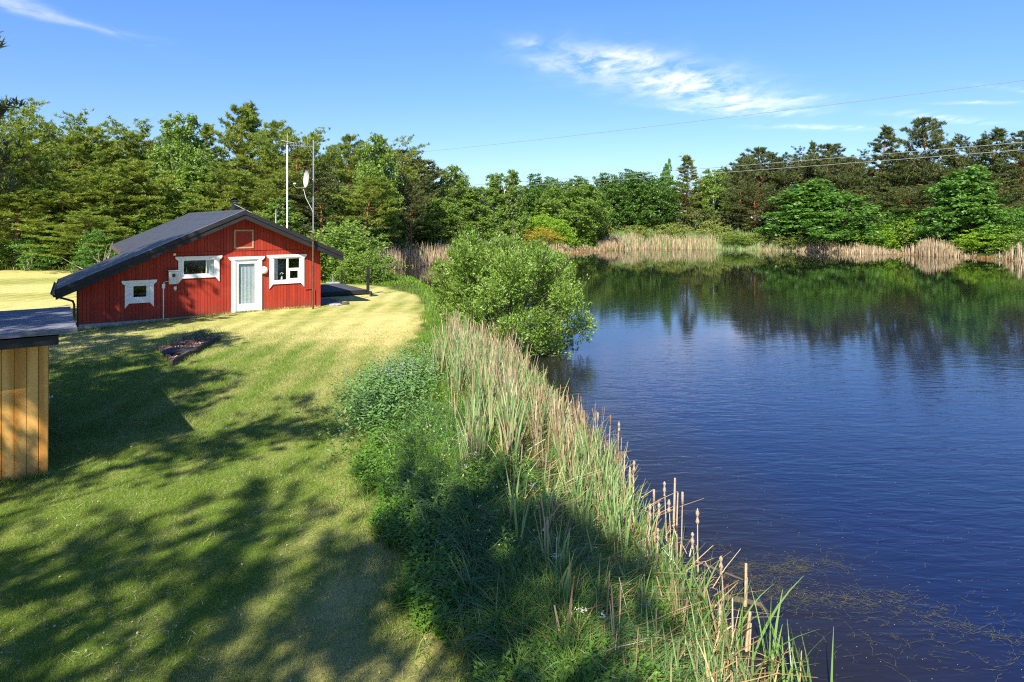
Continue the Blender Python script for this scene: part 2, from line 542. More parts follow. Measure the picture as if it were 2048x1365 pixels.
M['red'] = red_mat()
M['red_back'] = plain('red_paint_shadow_gap', (.10, .010, .006), .8)
M['white'] = plain('white_paint', (.80, .80, .78), .45, .05, 9, .4)
M['black_wood'] = wood('black_stained_wood', (.012, .012, .014), (.035, .034, .036), 3, .6, .2, .3, 'x')
M['felt'] = plain('roofing_felt', (.030, .031, .037), .45, .35, 3, .5, bump=.25, stretch=(1, 3, 1))
def felt_mat():
    m = Mat('roofing_felt'); n = m.noise(3, 7, m.coord(scale=(1, 2.5, 1)), .65)
    c = m.mix(m.rng(n, .3, .7), (.022, .023, .028), (.060, .060, .066))
    v = m.noise(30, 3, m.coord(), .6); c = m.mix(m.rng(v, .70, .76, 0, .6), c, (.30, .30, .28))
    b = m.noise(140, 2, m.coord(), .6)
    return m.done(m.bsdf(c, m.rng(n, .3, .7, .38, .6), .5, 0, m.bump(b, .35, .004)))


M['felt'] = felt_mat()
M['felt_light'] = plain('grey_roofing_felt', (.17, .175, .20), .75, .6, 3.5, .35, bump=.5, stretch=(.8, 5, 3))
M['concrete'] = plain('concrete', (.33, .32, .30), .9, .25, 5)
M['grey_metal'] = plain('grey_metal', (.42, .43, .44), .4, .12, 12, .5, .6)
M['rust_metal'] = plain('rusty_metal', (.12, .07, .045), .7, .4, 20, .4, .3)
M['white_plastic'] = plain('white_plastic', (.75, .75, .76), .35, .04, 5, .5)
M['dish'] = plain('dish_grey', (.48, .47, .44), .5, .08, 5)
M['black_metal'] = plain('black_metal', (.015, .015, .018), .35, .2, 9, .5)
M['pale_wood'] = wood('pale_trim_wood', (.38, .27, .15), (.50, .37, .22), 4, .7)
M['interior'] = plain('dark_interior', (.02, .018, .016), .9)
M['curtain'] = plain('curtain_cloth', (.72, .75, .80), .8, .04, 4)
M['steel_box'] = plain('galvanised_box', (.55, .56, .57), .35, .1, 8, .5, .5)
M['gravel'] = plain('red_gravel', (.30, .14, .09), .95, .5, 60, bump=1)
M['deck'] = wood('grey_black_deck_wood', (.045, .047, .055), (.09, .092, .10), 3, .75, .5, .3, 'y')
M['old_wood'] = wood('old_grey_brown_wood', (.055, .042, .030), (.13, .10, .075), 4, .85, .2, .4, 'x')
def shed_wood_mat():
    m = Mat('oiled_pine_wood'); oi = m.objrand()
    def shifted(scale):
        c = m.coord(scale=scale); a = m.N('ShaderNodeVectorMath', operation='ADD'); m.l.new(c, a.inputs[0])
        k = m.N('ShaderNodeCombineXYZ'); q = m.math('MULTIPLY', oi, 53.0)
        for i in range(3): m.l.new(q, k.inputs[i])
        m.l.new(k.outputs[0], a.inputs[1]); return a.outputs[0]
    w = m.N('ShaderNodeTexWave', wave_type='RINGS', rings_direction='Z'); w.inputs['Scale'].default_value = .45; w.inputs['Distortion'].default_value = 7
    w.inputs['Detail'].default_value = 3; w.inputs['Detail Scale'].default_value = .8; m.l.new(shifted((5, 5, .55)), w.inputs['Vector'])
    c = m.mix(m.rng(w.outputs['Fac'], .15, .9), (.58, .26, .045), (.76, .42, .11))
    n = m.noise(1.1, 4, shifted((2, 2, .8)), .6); c = m.mix(m.rng(n, .45, .7, 0, .55), c, (.40, .13, .02))
    v = m.N('ShaderNodeTexVoronoi'); v.inputs['Scale'].default_value = 1.0; m.l.new(shifted((7, 7, 2.2)), v.inputs['Vector'])
    c = m.mix(m.rng(v.outputs['Distance'], .04, .10, .85, 0), c, (.10, .04, .015))
    s_ = m.N('ShaderNodeSeparateXYZ'); m.l.new(m.coord(), s_.inputs[0])
    c = m.mix(m.math('MULTIPLY', m.rng(s_.outputs[2], .0, .35, .8, 0), m.rng(m.noise(9, 5, m.coord()), .35, .65)), c, (.16, .12, .06))
    return m.done(m.bsdf(c, .48, .4, 0, m.bump(w.outputs['Fac'], .12, .004)))


M['shed_wood'] = shed_wood_mat()
M['wire'] = plain('wire', (.22, .22, .23), .5)

gmm = Mat('window_glass')
fr_ = gmm.N('ShaderNodeFresnel'); fr_.inputs[0].default_value = 1.55
g_ = gmm.N('ShaderNodeBsdfGlossy'); g_.inputs[1].default_value = .02
t_ = gmm.N('ShaderNodeBsdfTransparent'); t_.inputs[0].default_value = (.82, .86, .86, 1)
mx_ = gmm.N('ShaderNodeMixShader'); gmm.l.new(gmm.math('MULTIPLY', gmm.math('ADD', gmm.math('MULTIPLY', fr_.outputs[0], 1.2), .03), gmm.math('SUBTRACT', 1.0, gmm.N('ShaderNodeNewGeometry').outputs['Backfacing'])), mx_.inputs[0]); gmm.l.new(t_.outputs[0], mx_.inputs[1]); gmm.l.new(g_.outputs[0], mx_.inputs[2])
M['glass'] = gmm.done(mx_.outputs[0])

# ------------------------------------------------------------------ the red cottage
# local frame: x along the front wall (left corner = 0), y into the house, z up
SL = .455; AP = 5.2; AZ = 3.93; XL, XR = -.62, 9.0; OV = .50


def roof_z(x): return AZ - SL * abs(x - AP)


house = empty('red_cottage', (HA.x, HA.y, 0), math.atan2(UY, UX),
              'low red wooden cottage with white window trim and dark sloping roof beside the pond', 'house')
WL = 8.186
HOLES = [(3.14, 4.26, 1.52, 2.12), (1.47, 2.10, .73, 1.33), (4.94, 5.79, .06, 2.05), (6.33, 7.42, 1.13, 2.08)]
SOFF = .17      # wall top below roof surface


def spans(x0, x1, zb, zt, holes=HOLES, m=0):
    """solid vertical ranges of the wall strip x0..x1"""
    out = [(zb, zt)]
    for hx0, hx1, hz0, hz1 in holes:
        if x1 > hx0 + m and x0 < hx1 - m:
            new = []
            for a, b in out:
                if hz0 > a: new.append((a, min(b, hz0)))
                if hz1 < b: new.append((max(a, hz1), b))
            out = [(a, b) for a, b in new if b - a > .02]
    return out


mb = MB()
cuts = sorted({0, WL, AP} | {h[0] for h in HOLES} | {h[1] for h in HOLES})
for a, b in zip(cuts[:-1], cuts[1:]):
    mid = (a + b) / 2
    for z0, z1 in spans(mid - .001, mid + .001, .0, 9):
        za, zb2 = (min(z1, roof_z(a) - SOFF), min(z1, roof_z(b) - SOFF))
        if max(za, zb2) <= z0: continue
        mb.prism([(a, z0), (b, z0), (b, zb2), (a, za)], 0, .09)
mb.build('wall', M['red_back'], house)
# side walls, inner floor and the back wall of main body and extension
mb = MB()
mb.prism([(WL - .09, 0), (WL, 0), (WL, roof_z(WL) - SOFF), (WL - .09, roof_z(WL - .09) - SOFF)], .092, 13.4)
mb.prism([(0, -.1), (.09, -.1), (.09, roof_z(.09) - SOFF), (0, roof_z(0) - SOFF)], .092, 4.2)
mb.prism([(1.9, -.1), (1.99, -.1), (1.99, roof_z(1.99) - SOFF), (1.9, roof_z(1.9) - SOFF)], 4.202, 13.4)
mb.prism([(0, -.1), (1.898, -.1), (1.898, roof_z(1.9) - SOFF), (0, roof_z(0) - SOFF)], 4.202, 4.29)
mb.prism([(1.992, -.1), (WL - .092, -.1), (WL - .092, roof_z(WL) - SOFF), (AP, AZ - SOFF), (1.992, roof_z(1.99) - SOFF)], 13.3, 13.398)
mb.build('side_wall', M['red'], house)
MB().box(.1, WL - .1, .1, 13.2, .05, .08).build('floor', M['interior'], house)
MB().prism([(.1, .08), (WL - .1, .08), (WL - .1, 2.2), (AP, 3.3), (.1, 1.1)], 1.6, 1.66).build('inner_wall', M['interior'], house)
# cladding boards, one by one
PITCH = WL / 74
for i in range(74):
    x0, x1 = i * PITCH + .004, (i + 1) * PITCH - .004
    if x0 < AP < x1: pass
    t0, t1 = roof_z(x0) - SOFF, roof_z(x1) - SOFF
    low_top = min(2.372, t0, t1)
    dy = random.uniform(-.002, .002)
    for z0, z1 in spans(x0 + .02, x1 - .02, .03, 99):
        if z1 > 90:
            if min(t0, t1) > 2.40:
                z1a = z1b = 2.372
            else:
                z1a, z1b = t0, t1
        else:
            z1a = z1b = z1
        if max(z1a, z1b) - z0 < .02: continue
        MB().prism([(x0, z0), (x1, z0), (x1, z1b), (x0, z1a)], -.022 + dy, -.001).build('wall_board', M['red'], house)
    if min(t0, t1) > 2.42:
        # upper gable boards, hung a little proud
        poly = [(x0, 2.385), (x1, 2.385), (x1, t1), (x0, t0)]
        if x0 < AP < x1: poly = [(x0, 2.385), (x1, 2.385), (x1, t1), (AP, AZ - SOFF), (x0, t0)]
        MB().prism(poly, -.038 + dy, -.001).build('gable_board', M['red'], house)
# plinth
f = MB()
f.box(-.0, 4.6, -.012, .1, -.30, .022); f.box(4.602, WL, -.012, .1, -.30, .022)
f.build('plinth', M['concrete'], house)
MB().box(-.055, -.002, -.03, .09, -.05, roof_z(0) - SOFF).build('corner_board', M['black_wood'], house)
MB().box(WL + .002, WL + .03, -.04, .09, .03, roof_z(WL) - SOFF - .02).build('corner_board', M['red'], house)
# door step
MB().box(4.72, 6.02, -.62, -.05, -.14, -.03).build('door_step', M['concrete'], house, bevel=.01)

# roof slabs
YB = 13.4 + .45; YE = 4.36


def slab(xa, xb, y0, y1, th, dz=0):
    m = MB()
    za, zb = roof_z(xa) + dz, roof_z(xb) + dz
    m.prism([(xa, za - th), (xb, zb - th), (xb, zb), (xa, za)], y0, y1)
    return m


rl = slab(1.5, AP, -OV, YB, .11).build('roof', M['felt'], house)
slab(AP + .0005, XR, -OV, YB, .11).build('roof', M['felt'], house)
slab(XL, 1.499, -OV, YE, .11, -.012).build('roof', M['felt'], house)
# felt seams on the left slopes, ridge capping
for k in range(8):
    xa = 1.7 + k * .46
    slab(xa, xa + .018, -OV + .01, YB - .01, -.006, .001).build('felt_seam', M['felt'], rl)
MB().prism([(AP - .16, AZ - .16 * SL + .003), (AP + .16, AZ - .16 * SL + .003), (AP + .02, AZ + .03), (AP - .02, AZ + .03)], -OV - .01, YB).build('ridge_cap', M['felt'], house)
# barge boards: two laps each side
for s, xa, xb in ((-1, XL, AP), (1, AP, XR)):
    for (t0, t1, y0, y1) in ((-.012, .15, -OV - .062, -OV - .034), (.13, .33, -OV - .034, -OV - .002)):
        za, zb = roof_z(xa), roof_z(xb)
        if s < 0: p = [(xa, za - t1), (xb - .001, zb - t1), (xb - .001, zb - t0), (xa, za - t0)]
        else: p = [(xa + .001, za - t1), (xb, zb - t1), (xb, zb - t0), (xa + .001, za - t0)]
        MB().prism(p, y0, y1).build('barge_board', M['black_wood'], house)
    # soffit boards under the overhang
    za, zb = roof_z(xa) - .112, roof_z(xb) - .112
    MB().prism([(xa + .01, za - .02), (xb, zb - .02), (xb, zb), (xa + .01, za)], -OV, -.04).build('soffit', M['black_wood'], house)
# metal drip edge along the verge
for s, xa, xb in ((-1, 1.6, AP), ):
    za, zb = roof_z(xa), roof_z(xb)
    MB().prism([(xa, za + .013), (xb, zb + .013), (xb, zb + .022), (xa, za + .022)], -OV - .065, -OV - .01).build('drip_edge', M['grey_metal'], house)
MB().box(1.44, 1.497, YE + .02, YB, roof_z(1.5) - .16, roof_z(1.5) + .004).build('eaves_board', M['old_wood'], house)
MB().box(XL - .03, XL, -OV - .03, YE, roof_z(XL) - .2, roof_z(XL) - .005).build('eaves_board', M['black_wood'], house)
# rafters of the lean-to seen from below
for yy in (-.3, .7, 1.7):
    xa, xb = XL + .02, -.06
    MB().prism([(xa, roof_z(xa) - .27), (xb, roof_z(xb) - .27), (xb, roof_z(xb) - .135), (xa, roof_z(xa) - .135)], yy, yy + .06).build('rafter', M['black_wood'], house)
# gutter and downpipe
g = MB(); gx, gzz = XL - .08, roof_z(XL) - .10
pts = [(gx + .065 * math.cos(a), gzz + .065 * math.sin(a)) for a in np.linspace(PI, 2 * PI, 9)]
pin = [(gx + .058 * math.cos(a), gzz + .058 * math.sin(a)) for a in np.linspace(2 * PI, PI, 9)]
g.prism(pts + pin, -OV - .05, YE)
gut = g.build('gutter', M['black_metal'], house)
MB().tube([(gx, -.25, gzz - .06), (gx + .02, -.24, gzz - .12), (-.34, -.16, gzz - .26), (-.16, -.10, gzz - .34), (-.12, -.08, gzz - .46), (-.12, -.08, -.05)], .036, 10).build('downpipe', M['black_metal'], gut)
# chimney
ch = MB().tube([(AP + .15, 2.2, 3.6), (AP + .15, 2.2, 4.25)], .115, 16).build('chimney', M['black_metal'], house)
MB().lathe([(.05, .0), (.19, .01), (.20, .03), (.03, .075)], 16, (AP + .15, 2.2, 4.31)).build('chimney_cap', M['black_metal'], ch)
for a in range(3):
    MB().tube([(AP + .15 + .1 * math.cos(a * 2.1), 2.2 + .1 * math.sin(a * 2.1), 4.24), (AP + .15 + .1 * math.cos(a * 2.1), 2.2 + .1 * math.sin(a * 2.1), 4.32)], .008, 5).build('cap_bracket', M['black_metal'], ch)

# windows
TY0, TY1 = -.062, -.040


def casing(par, x0, x1, z0, z1, top=.105, side=.13, ear=.10, tail=.17, low=.10, door=False):
    """white carved surround round the opening x0..x1, z0..z1"""
    w = MB()
    xt0, xt1 = x0 - side - ear, x1 + side + ear
    w.prism([(xt0 + .03, z1), (x0 - side, z1 - .045), (x0 - side, z1), (x1 + side, z1), (x1 + side, z1 - .045), (xt1 - .03, z1), (xt1, z1 + top * .55), (xt1, z1 + top), (xt0, z1 + top), (xt0, z1 + top * .55)], TY0 - .012, TY1)
    w.build('head_casing', M['white'], par)
    for s in (-1, 1):
        xi = x0 - .001 if s < 0 else x1 + .001
        xo = xi + s * side
        zb = z0 if door else z0 - low
        tl = 0 if door else tail
        p = [(xi, zb), (xo, zb - tl), (xo, z1 - .002), (xi, z1 - .002)]
        MB().prism(p, TY0, TY1 + .002).build('side_casing', M['white'], par)
    if not door:
        MB().box(x0, x1, TY0, TY1 + .001, z0 - low, z0 - .001).build('bottom_casing', M['white'], par)


def window(x0, x1, z0, z1, mull=(), cas={}, sash=.045, name='window'):
    """mull: list of (x0, x1, z0, z1) bars; frame is a ring"""
    fr = MB(); e = .05
    fr.box(x0, x1, -.045, .05, z0, z0 + e); fr.box(x0, x1, -.045, .05, z1 - e, z1)
    fr.box(x0, x0 + e, -.045, .05, z0 + e, z1 - e); fr.box(x1 - e, x1, -.045, .05, z0 + e, z1 - e)
    w = fr.build(name, M['white'], house)
    for b in mull:
        MB().box(b[0], b[1], -.040, .04, b[2], b[3]).build('mullion', M['white'], w)
    return w


# kitchen window
w = window(3.14, 4.26, 1.52, 2.12, [(3.93, 3.95, 1.57, 2.07)])
casing(w, 3.14, 4.26, 1.52, 2.12)
MB().box(3.19, 3.93, .0, .006, 1.57, 2.07).build('pane', M['glass'], w)
MB().box(3.95, 4.21, .0, .006, 1.57, 2.07).build('pane', M['glass'], w)
c = MB()
c.box(3.96, 4.2, .03, .05, 1.57, 2.07)
c.build('blind', M['white'], w)
# small window
w = window(1.47, 2.10, .73, 1.33)
casing(w, 1.47, 2.10, .73, 1.33)
m_ = MB(); m_.box(1.52, 1.60, -.03, .03, .78, 1.28); m_.box(2.0, 2.05, -.03, .03, .78, 1.28); m_.box(1.60, 2.0, -.03, .03, .78, .84); m_.box(1.60, 2.0, -.03, .03, 1.23, 1.28)
m_.build('sash', M['white'], w)
MB().box(1.60, 2.0, .0, .006, .84, 1.23).build('pane', M['glass'], w)
# right window: one tall light, two small ones
w = window(6.33, 7.42, 1.13, 2.08, [(6.86, 6.93, 1.18, 2.03), (6.93, 7.37, 1.58, 1.64)])
casing(w, 6.33, 7.42, 1.13, 2.08)
MB().box(6.38, 6.86, .0, .006, 1.18, 2.03).build('pane', M['glass'], w)
MB().box(6.93, 7.37, .0, .006, 1.64, 2.03).build('pane', M['glass'], w)
s_ = MB(); s_.box(6.93, 6.99, -.03, .02, 1.18, 1.58); s_.box(7.31, 7.37, -.03, .02, 1.18, 1.58); s_.box(6.99, 7.31, -.03, .02, 1.18, 1.23); s_.box(6.99, 7.31, -.03, .02, 1.53, 1.58)
s_.build('sash', M['white'], w)
MB().box(6.99, 7.31, .0, .006, 1.23, 1.53).build('pane', M['glass'], w)


def curtain(par, x0, x1, z0, z1, y=.12, n=14, amp=.015):
    v, f = [], []
    k = n * 4
    for i in range(k + 1):
        x = x0 + (x1 - x0) * i / k; yy = y + amp * math.sin(i * 2 * PI / 4) + random.uniform(-.003, .003)
        v += [(x, yy, z0), (x, yy, z1)]
        if i: f.append((2 * i - 2, 2 * i, 2 * i + 1, 2 * i - 1))
    m = MB(); m.add(v, f)
    o = m.build('curtain', M['curtain'], par, smooth=True)
    return o


curtain(w, 6.39, 6.56, 1.15, 2.05, n=4)
# door
d = MB(); x0, x1, z0, z1 = 4.94, 5.79, .06, 2.05
d.box(x0, x0 + .045, -.045, .06, z0, z1); d.box(x1 - .045, x1, -.045, .06, z0, z1); d.box(x0 + .045, x1 - .045, -.045, .06, z1 - .05, z1)
dr = d.build('door', M['white'], house)
casing(dr, 4.94, 5.79, .03, 2.05, door=True)
l_ = MB(); l_.box(4.99, 5.07, -.02, .03, .07, 1.99); l_.box(5.66, 5.74, -.02, .03, .07, 1.99); l_.box(5.07, 5.66, -.02, .03, 1.88, 1.99); l_.box(5.07, 5.66, -.02, .03, .07, .34)
leaf = l_.build('door_leaf', M['white'], dr)
MB().box(5.07, 5.66, .0, .006, .34, 1.88).build('door_glass', M['glass'], dr)
MB().box(4.945, 5.785, -.08, -.046, .03, .065).build('door_sill', M['grey_metal'], dr)
curtain(dr, 5.07, 5.66, .30, 1.9, y=.06, n=12, amp=.012)
MB().tube([(5.70, -.02, 1.02), (5.70, -.06, 1.02), (5.60, -.06, 1.02)], .009, 6).build('door_handle', M['grey_metal'], dr)
# gable vent frame
v_ = MB(); v_.box(4.90, 5.61, -.058, -.040, 2.47, 2.53); v_.box(4.90, 5.61, -.058, -.040, 3.13, 3.19); v_.box(4.90, 4.955, -.058, -.040, 2.53, 3.13); v_.box(5.555, 5.61, -.058, -.040, 2.53, 3.13)
hv = v_.build('gable_hatch', M['pale_wood'], house)
MB().box(4.957, 5.553, -.050, -.040, 2.532, 3.128).build('hatch_panel', M['red'], hv)
# round lamp
lm = MB().lathe([(.10, 0), (.105, -.03)], 20, (5.99, -.024, 1.60), 'y').build('wall_lamp', M['white_plastic'], house)
MB().lathe([(.145, -.03), (.15, -.05), (.135, -.085), (.10, -.115), (.05, -.13), (.0, -.135)], 24, (5.99, -.024, 1.60), 'y', cap=False).build('lamp_globe', M['white_plastic'], lm, smooth=True)
# meter box, junction boxes, conduit, sensor
bx = MB().box(2.69, 2.99, -.19, -.024, 1.24, 1.72).build('meter_box', M['steel_box'], house, bevel=.012)
MB().box(2.67, 3.01, -.21, -.024, 1.722, 1.75).build('box_lid', M['steel_box'], bx)
MB().box(2.80, 2.90, -.196, -.191, 1.50, 1.62).build('meter_window', M['black_metal'], bx)
MB().box(2.48, 2.58, -.10, -.024, 1.10, 1.27).build('junction_box', M['white_plastic'], house, bevel=.008)
MB().tube([(2.53, -.06, 1.10), (2.53, -.05, -.02)], .019, 8).build('conduit', M['white_plastic'], house)
MB().tube([(2.53, -.05, 1.27), (2.56, -.05, 1.33), (2.66, -.05, 1.335), (2.69, -.05, 1.33)], .012, 6).build('conduit', M['white_plastic'], house)
so = MB().box(2.86, 2.95, -.08, -.024, 1.05, 1.15).build('socket', M['white_plastic'], house, bevel=.006)
MB().tube([(2.905, -.05, 1.15), (2.905, -.05, 1.235)], .008, 6).build('cable', M['black_metal'], so)
MB().box(2.88, 2.94, -.075, -.04, 1.0, 1.048).build('socket_lid', M['steel_box'], so)
MB().box(2.85, 2.93, -.07, -.024, 2.27, 2.35).build('sensor', M['white_plastic'], house)
MB().box(3.4, 3.62, -.05, -.013, -.10, -.03).build('air_vent', M['white_plastic'], house)
# thin pipe at right end of the wall
MB().tube([(7.60, -.06, .78), (7.90, -.06, .78), (7.97, -.06, .74), (7.98, -.06, .05)], .016, 6).build('pipe', M['red'], house)

# things seen inside the windows


def hpt(x, y, z): return HA + U * x + NIN * y + Vector((0, 0, z))


def vase(x, y, z, label, flower, h=.16, col=None):
    p = hpt(x, y, z)
    e = empty('flower_vase', p, 0, label, 'vase')
    MB().lathe([(.03, 0), (.045, h * .3), (.035, h * .7), (.02, h)], 10).build('vase', col or M['white_plastic'], e, smooth=True)
    b = MB()
    for k in range(7):
        a = k * .9; r = .03 + .03 * (k % 3)
        b.tube([(0, 0, h * .9), (r * math.cos(a), r * math.sin(a), h + .08 + .02 * (k % 4))], .003, 4)
    b.build('stem', LEAFDARK, e)
    b = MB()
    for k in range(7):
        a = k * .9; r = .03 + .03 * (k % 3)
        b.lathe([(.0, -.02), (.028, 0), (.0, .02)], 6, (r * math.cos(a), r * math.sin(a), h + .09 + .02 * (k % 4)), cap=False)
    b.build('flower', flower, e)


LEAFDARK = plain('stem_green', (.04, .09, .02), .6)
M['yellow'] = plain('yellow_petal', (.65, .50, .03), .6)
M['petal'] = plain('white_petal', (.75, .75, .70), .6)
M['bottle'] = plain('amber_bottle', (.30, .22, .06), .2)
for wx0, wx1, wz in ((3.16, 4.24, 1.565), (6.35, 7.40, 1.175)):
    MB().box(wx0, wx1, .03, .26, wz - .02, wz).build('window_board', M['white'], house)
vase(3.80, .14, 1.565, 'small vase of yellow flowers inside the long kitchen window', M['yellow'], .12, M['bottle'])
vase(6.72, .14, 1.175, 'white flowering pot plant inside the tall pane of the right window', M['petal'], .14)
p = hpt(3.30, .14, 1.565)
bt = empty('bottle', p, 0, 'slim pale bottle on the sill at the left end of kitchen window', 'bottle')
MB().lathe([(.03, 0), (.032, .15), (.012, .2), (.012, .27)], 10).build('body', M['grey_metal'], bt, smooth=True)
MB().lathe([(.014, .27), (.014, .295)], 8).build('cap', M['black_metal'], bt)

# ------------------------------------------------------------------ masts
mp = hpt(7.72, -.66, 0)
mast = empty('antenna_mast', (mp.x, mp.y, gz(mp.x, mp.y)), math.atan2(UY, UX), 'tall thin pole with satellite dish and comb aerial at the right end of the cottage', 'antenna mast')
MB().tube([(0, 0, -.2), (0, 0, 3.0)], .036, 10).build('lower_pole', M['rust_metal'], mast)
MB().tube([(0.005, 0, 2.7), (0.02, 0, 6.72)], .026, 10).build('upper_pole', M['grey_metal'], mast)
for zz in (2.72, 2.98):
    MB().box(-.05, .06, -.045, .12, zz, zz + .04).build('clamp', M['rust_metal'], mast)
MB().tube([(.10, .02, 2.6), (.10, .02, 3.4), (.05, .0, 3.7), (.045, 0, 4.9)], .008, 5).build('cable', M['black_metal'], mast)
# dish faces left along the wall
dish = MB()
prof = [(r, .17 * (r / .36) ** 2 * .5) for r in np.linspace(0.001, .32, 9)]
dish.lathe(prof + [(.325, .072), (.318, .060)] + [(r, .17 * (r / .36) ** 2 * .5 - .012) for r in np.linspace(.31, .001, 6)], 28, (0, 0, 0), 'x', cap=False)
dh = dish.build('satellite_dish', M['dish'], mast, smooth=True)
dh.location = (-.24, -.10, 5.15)
dh.rotation_euler = (0, math.radians(-3), math.radians(181))
MB().tube([(0, 0, 0), (-.12, 0, .0), (-.20, .06, -.02)], .022, 8).build('dish_bracket', M['black_metal'], dh)
MB().tube([(.02, 0, -.34), (.40, .0, -.38), (.48, 0, -.34), (.52, 0, -.26)], .013, 6).build('feed_arm', M['grey_metal'], dh)
MB().lathe([(.03, -.06), (.035, 0), (.02, .03)], 10, (.52, 0, -.22), 'x').build('receiver', M['white_plastic'], dh)
MB().tube([(-.40, -.08, 4.78), (-.30, -.07, 4.4), (-.05, -.03, 3.95), (-.02, -.01, 3.85)], .011, 6).build('dish_cable', M['white_plastic'], mast)
yg = MB().box(-.88, .03, -.012, .012, 6.44, 6.464).build('aerial_boom', M['grey_metal'], mast)
for k in range(8):
    x = -.86 + k * .105
    MB().box(x - .006, x + .006, -.10, .10, 6.466, 6.478).build('aerial_rod', M['grey_metal'], yg)
    MB().box(x - .006, x + .006, -.006, .006, 6.39, 6.54).build('aerial_rod', M['grey_metal'], yg)
MB().tube([(-.16, 0, 6.44), (.01, 0, 6.12)], .01, 5).build('boom_stay', M['grey_metal'], mast)
MB().tube([(-.22, 0, 6.50), (-.22, 0, 6.75)], .006, 4).build('aerial_rod', M['grey_metal'], yg)

k = (574.5 - 1024) / F
q0 = hpt(8.3, 0, 0); nn = NIN
e = (k * q0.y - q0.x) / (nn.x - k * nn.y)
wp = q0 + nn * e
wm_ = empty('whip_mast', (wp.x, wp.y, 0), math.atan2(UY, UX), 'white pole with a short crossbar on top rising behind the cottage roof', 'radio mast')
zt = HC + (440 - 290) * wp.y / F
MB().tube([(0, 0, 0), (0, 0, zt)], [.046, .030], 10).build('pole', M['white_plastic'], wm_, smooth=True)
MB().tube([(0, 0, zt), (0, 0, zt + .55)], .009, 6).build('whip', M['white_plastic'], wm_)
MB().tube([(-.30, -.02, zt + .19), (.30, .0, zt + .10)], .02, 6).build('crossbar', M['dish'], wm_)
MB().lathe([(.05, 0), (.055, .03), (.03, .06)], 10, (0, 0, zt)).build('cap', M['grey_metal'], wm_)

# guy wire from ridge
g0, g1 = hpt(5.3, 1.9, 4.2), hpt(6.3, .4, 3.5)
tag(MB().tube([g0, g1], .009, 5).build('stay_wire', M['grey_metal']), 'thin pale stay wire from the black chimney down to the right roof slope', 'wire')

# ------------------------------------------------------------------ deck behind the right corner
NI = NIN
dc = Vector((-6.95, 30.5, 0))
deck = empty('wooden_deck', (dc.x, dc.y, 0), math.atan2(UY, UX), 'low dark wooden terrace sticking out behind the right corner of the cottage', 'deck')
DL, DW = 3.62, 3.5           # depth into the garden, width towards the cottage
nb = 25
for i in range(nb):
    x0 = -DW + i * DW / nb
    MB().box(x0 + .004, x0 + DW / nb - .004, 0, DL, .205, .245).build('deck_board', M['deck'], deck)
MB().box(-DW, 0, -.025, -.001, .06, .24).build('fascia', M['black_wood'], deck)
MB().box(0.001, .03, 0, DL, .06, .24).build('fascia', M['black_wood'], deck)
for x in (-3.2, -1.7, -.2):
    MB().box(x, x + .1, .1, DL - .1, -.1, .203).build('joist', M['black_wood'], deck)
MB().box(.032, .142, -.06, .05, -.1, 1.34).build('post', M['black_wood'], deck)
MB().box(.032, .102, DL - .1, DL - .03, -.1, .95).build('post', M['black_wood'], deck)
MB().box(.15, .24, -.16, .02, -.05, .16).build('post_foot', M['old_wood'], deck)
# parasol foot on the deck
pf = Vector((-9.35, 33.4, .246))
pe = empty('parasol_foot', pf, 0.6, 'pale square slab with short upright tube on the far edge of the deck', 'parasol foot')
MB().box(-.28, .28, -.28, .28, 0, .06).build('slab', M['concrete'], pe, bevel=.01)
MB().tube([(0, 0, .06), (0, 0, .42)], .028, 8).build('tube', M['grey_metal'], pe)
MB().lathe([(.05, .06), (.05, .12), (.03, .14)], 10).build('collar', M['grey_metal'], pe)

# slab and stone at the right corner
q = hpt(8.35, .6, 0)
ps = MB().box(-.1, 1.0, -.35, 1.6, -.1, .05).build('paving_slab', plain('dark_slate', (.035, .04, .05), .6), None, bevel=.01)
ps.location = (q.x, q.y, 0); ps.rotation_euler = (0, 0, math.atan2(UY, UX))
tag(ps, 'dark flat slab on the ground in the shadow at the right corner of the cottage', 'slab')
r = random.Random(4)
for i, (gx_, gy_, s, lab) in enumerate(((-7.35, 26.5, .34, 'larger pale flat stone lying in the grass off the right cottage corner'), (-7.0, 26.9, .2, 'small dark stone next to the pale flat stone at the cottage corner'))):
    b = MB(); n = 9
    rr = [s * r.uniform(.7, 1.1) for _ in range(n)]
    ring = lambda k, z: [(rr[j] * k * math.cos(j * 2 * PI / n), rr[j] * k * .6 * math.sin(j * 2 * PI / n), z) for j in range(n)]
    vs = ring(.95, -.05) + ring(1, .04) + ring(.8, .08 + .02 * i)
    fs = [(a * n + j, a * n + (j + 1) % n, (a + 1) * n + (j + 1) % n, (a + 1) * n + j) for a in range(2) for j in range(n)] + [tuple(range(2 * n, 3 * n))]
    b.add(vs, fs)
    o = b.build('stone', M['concrete'] if i == 0 else M['old_wood'])
    o.location = (gx_, gy_, gz(gx_, gy_)); o.rotation_euler = (0, 0, r.uniform(0, 3))
    tag(o, lab, 'stone')

# ------------------------------------------------------------------ timber shed at the left edge
SU = Vector((.811, .585, 0)); SN = Vector((-.585, .811, 0))
sp = Vector((-6.54, 9.02, 0))          # front right corner of the wall
shed = empty('timber_shed', (sp.x, sp.y, 0), math.atan2(SU.y, SU.x), 'small honey-coloured timber shed with flat grey roof at the left edge of the lawn', 'shed')
SW, SD, SH = 3.4, 3.2, 2.02


def shed_top(y): return 2.06 - .02 * (y + .45)


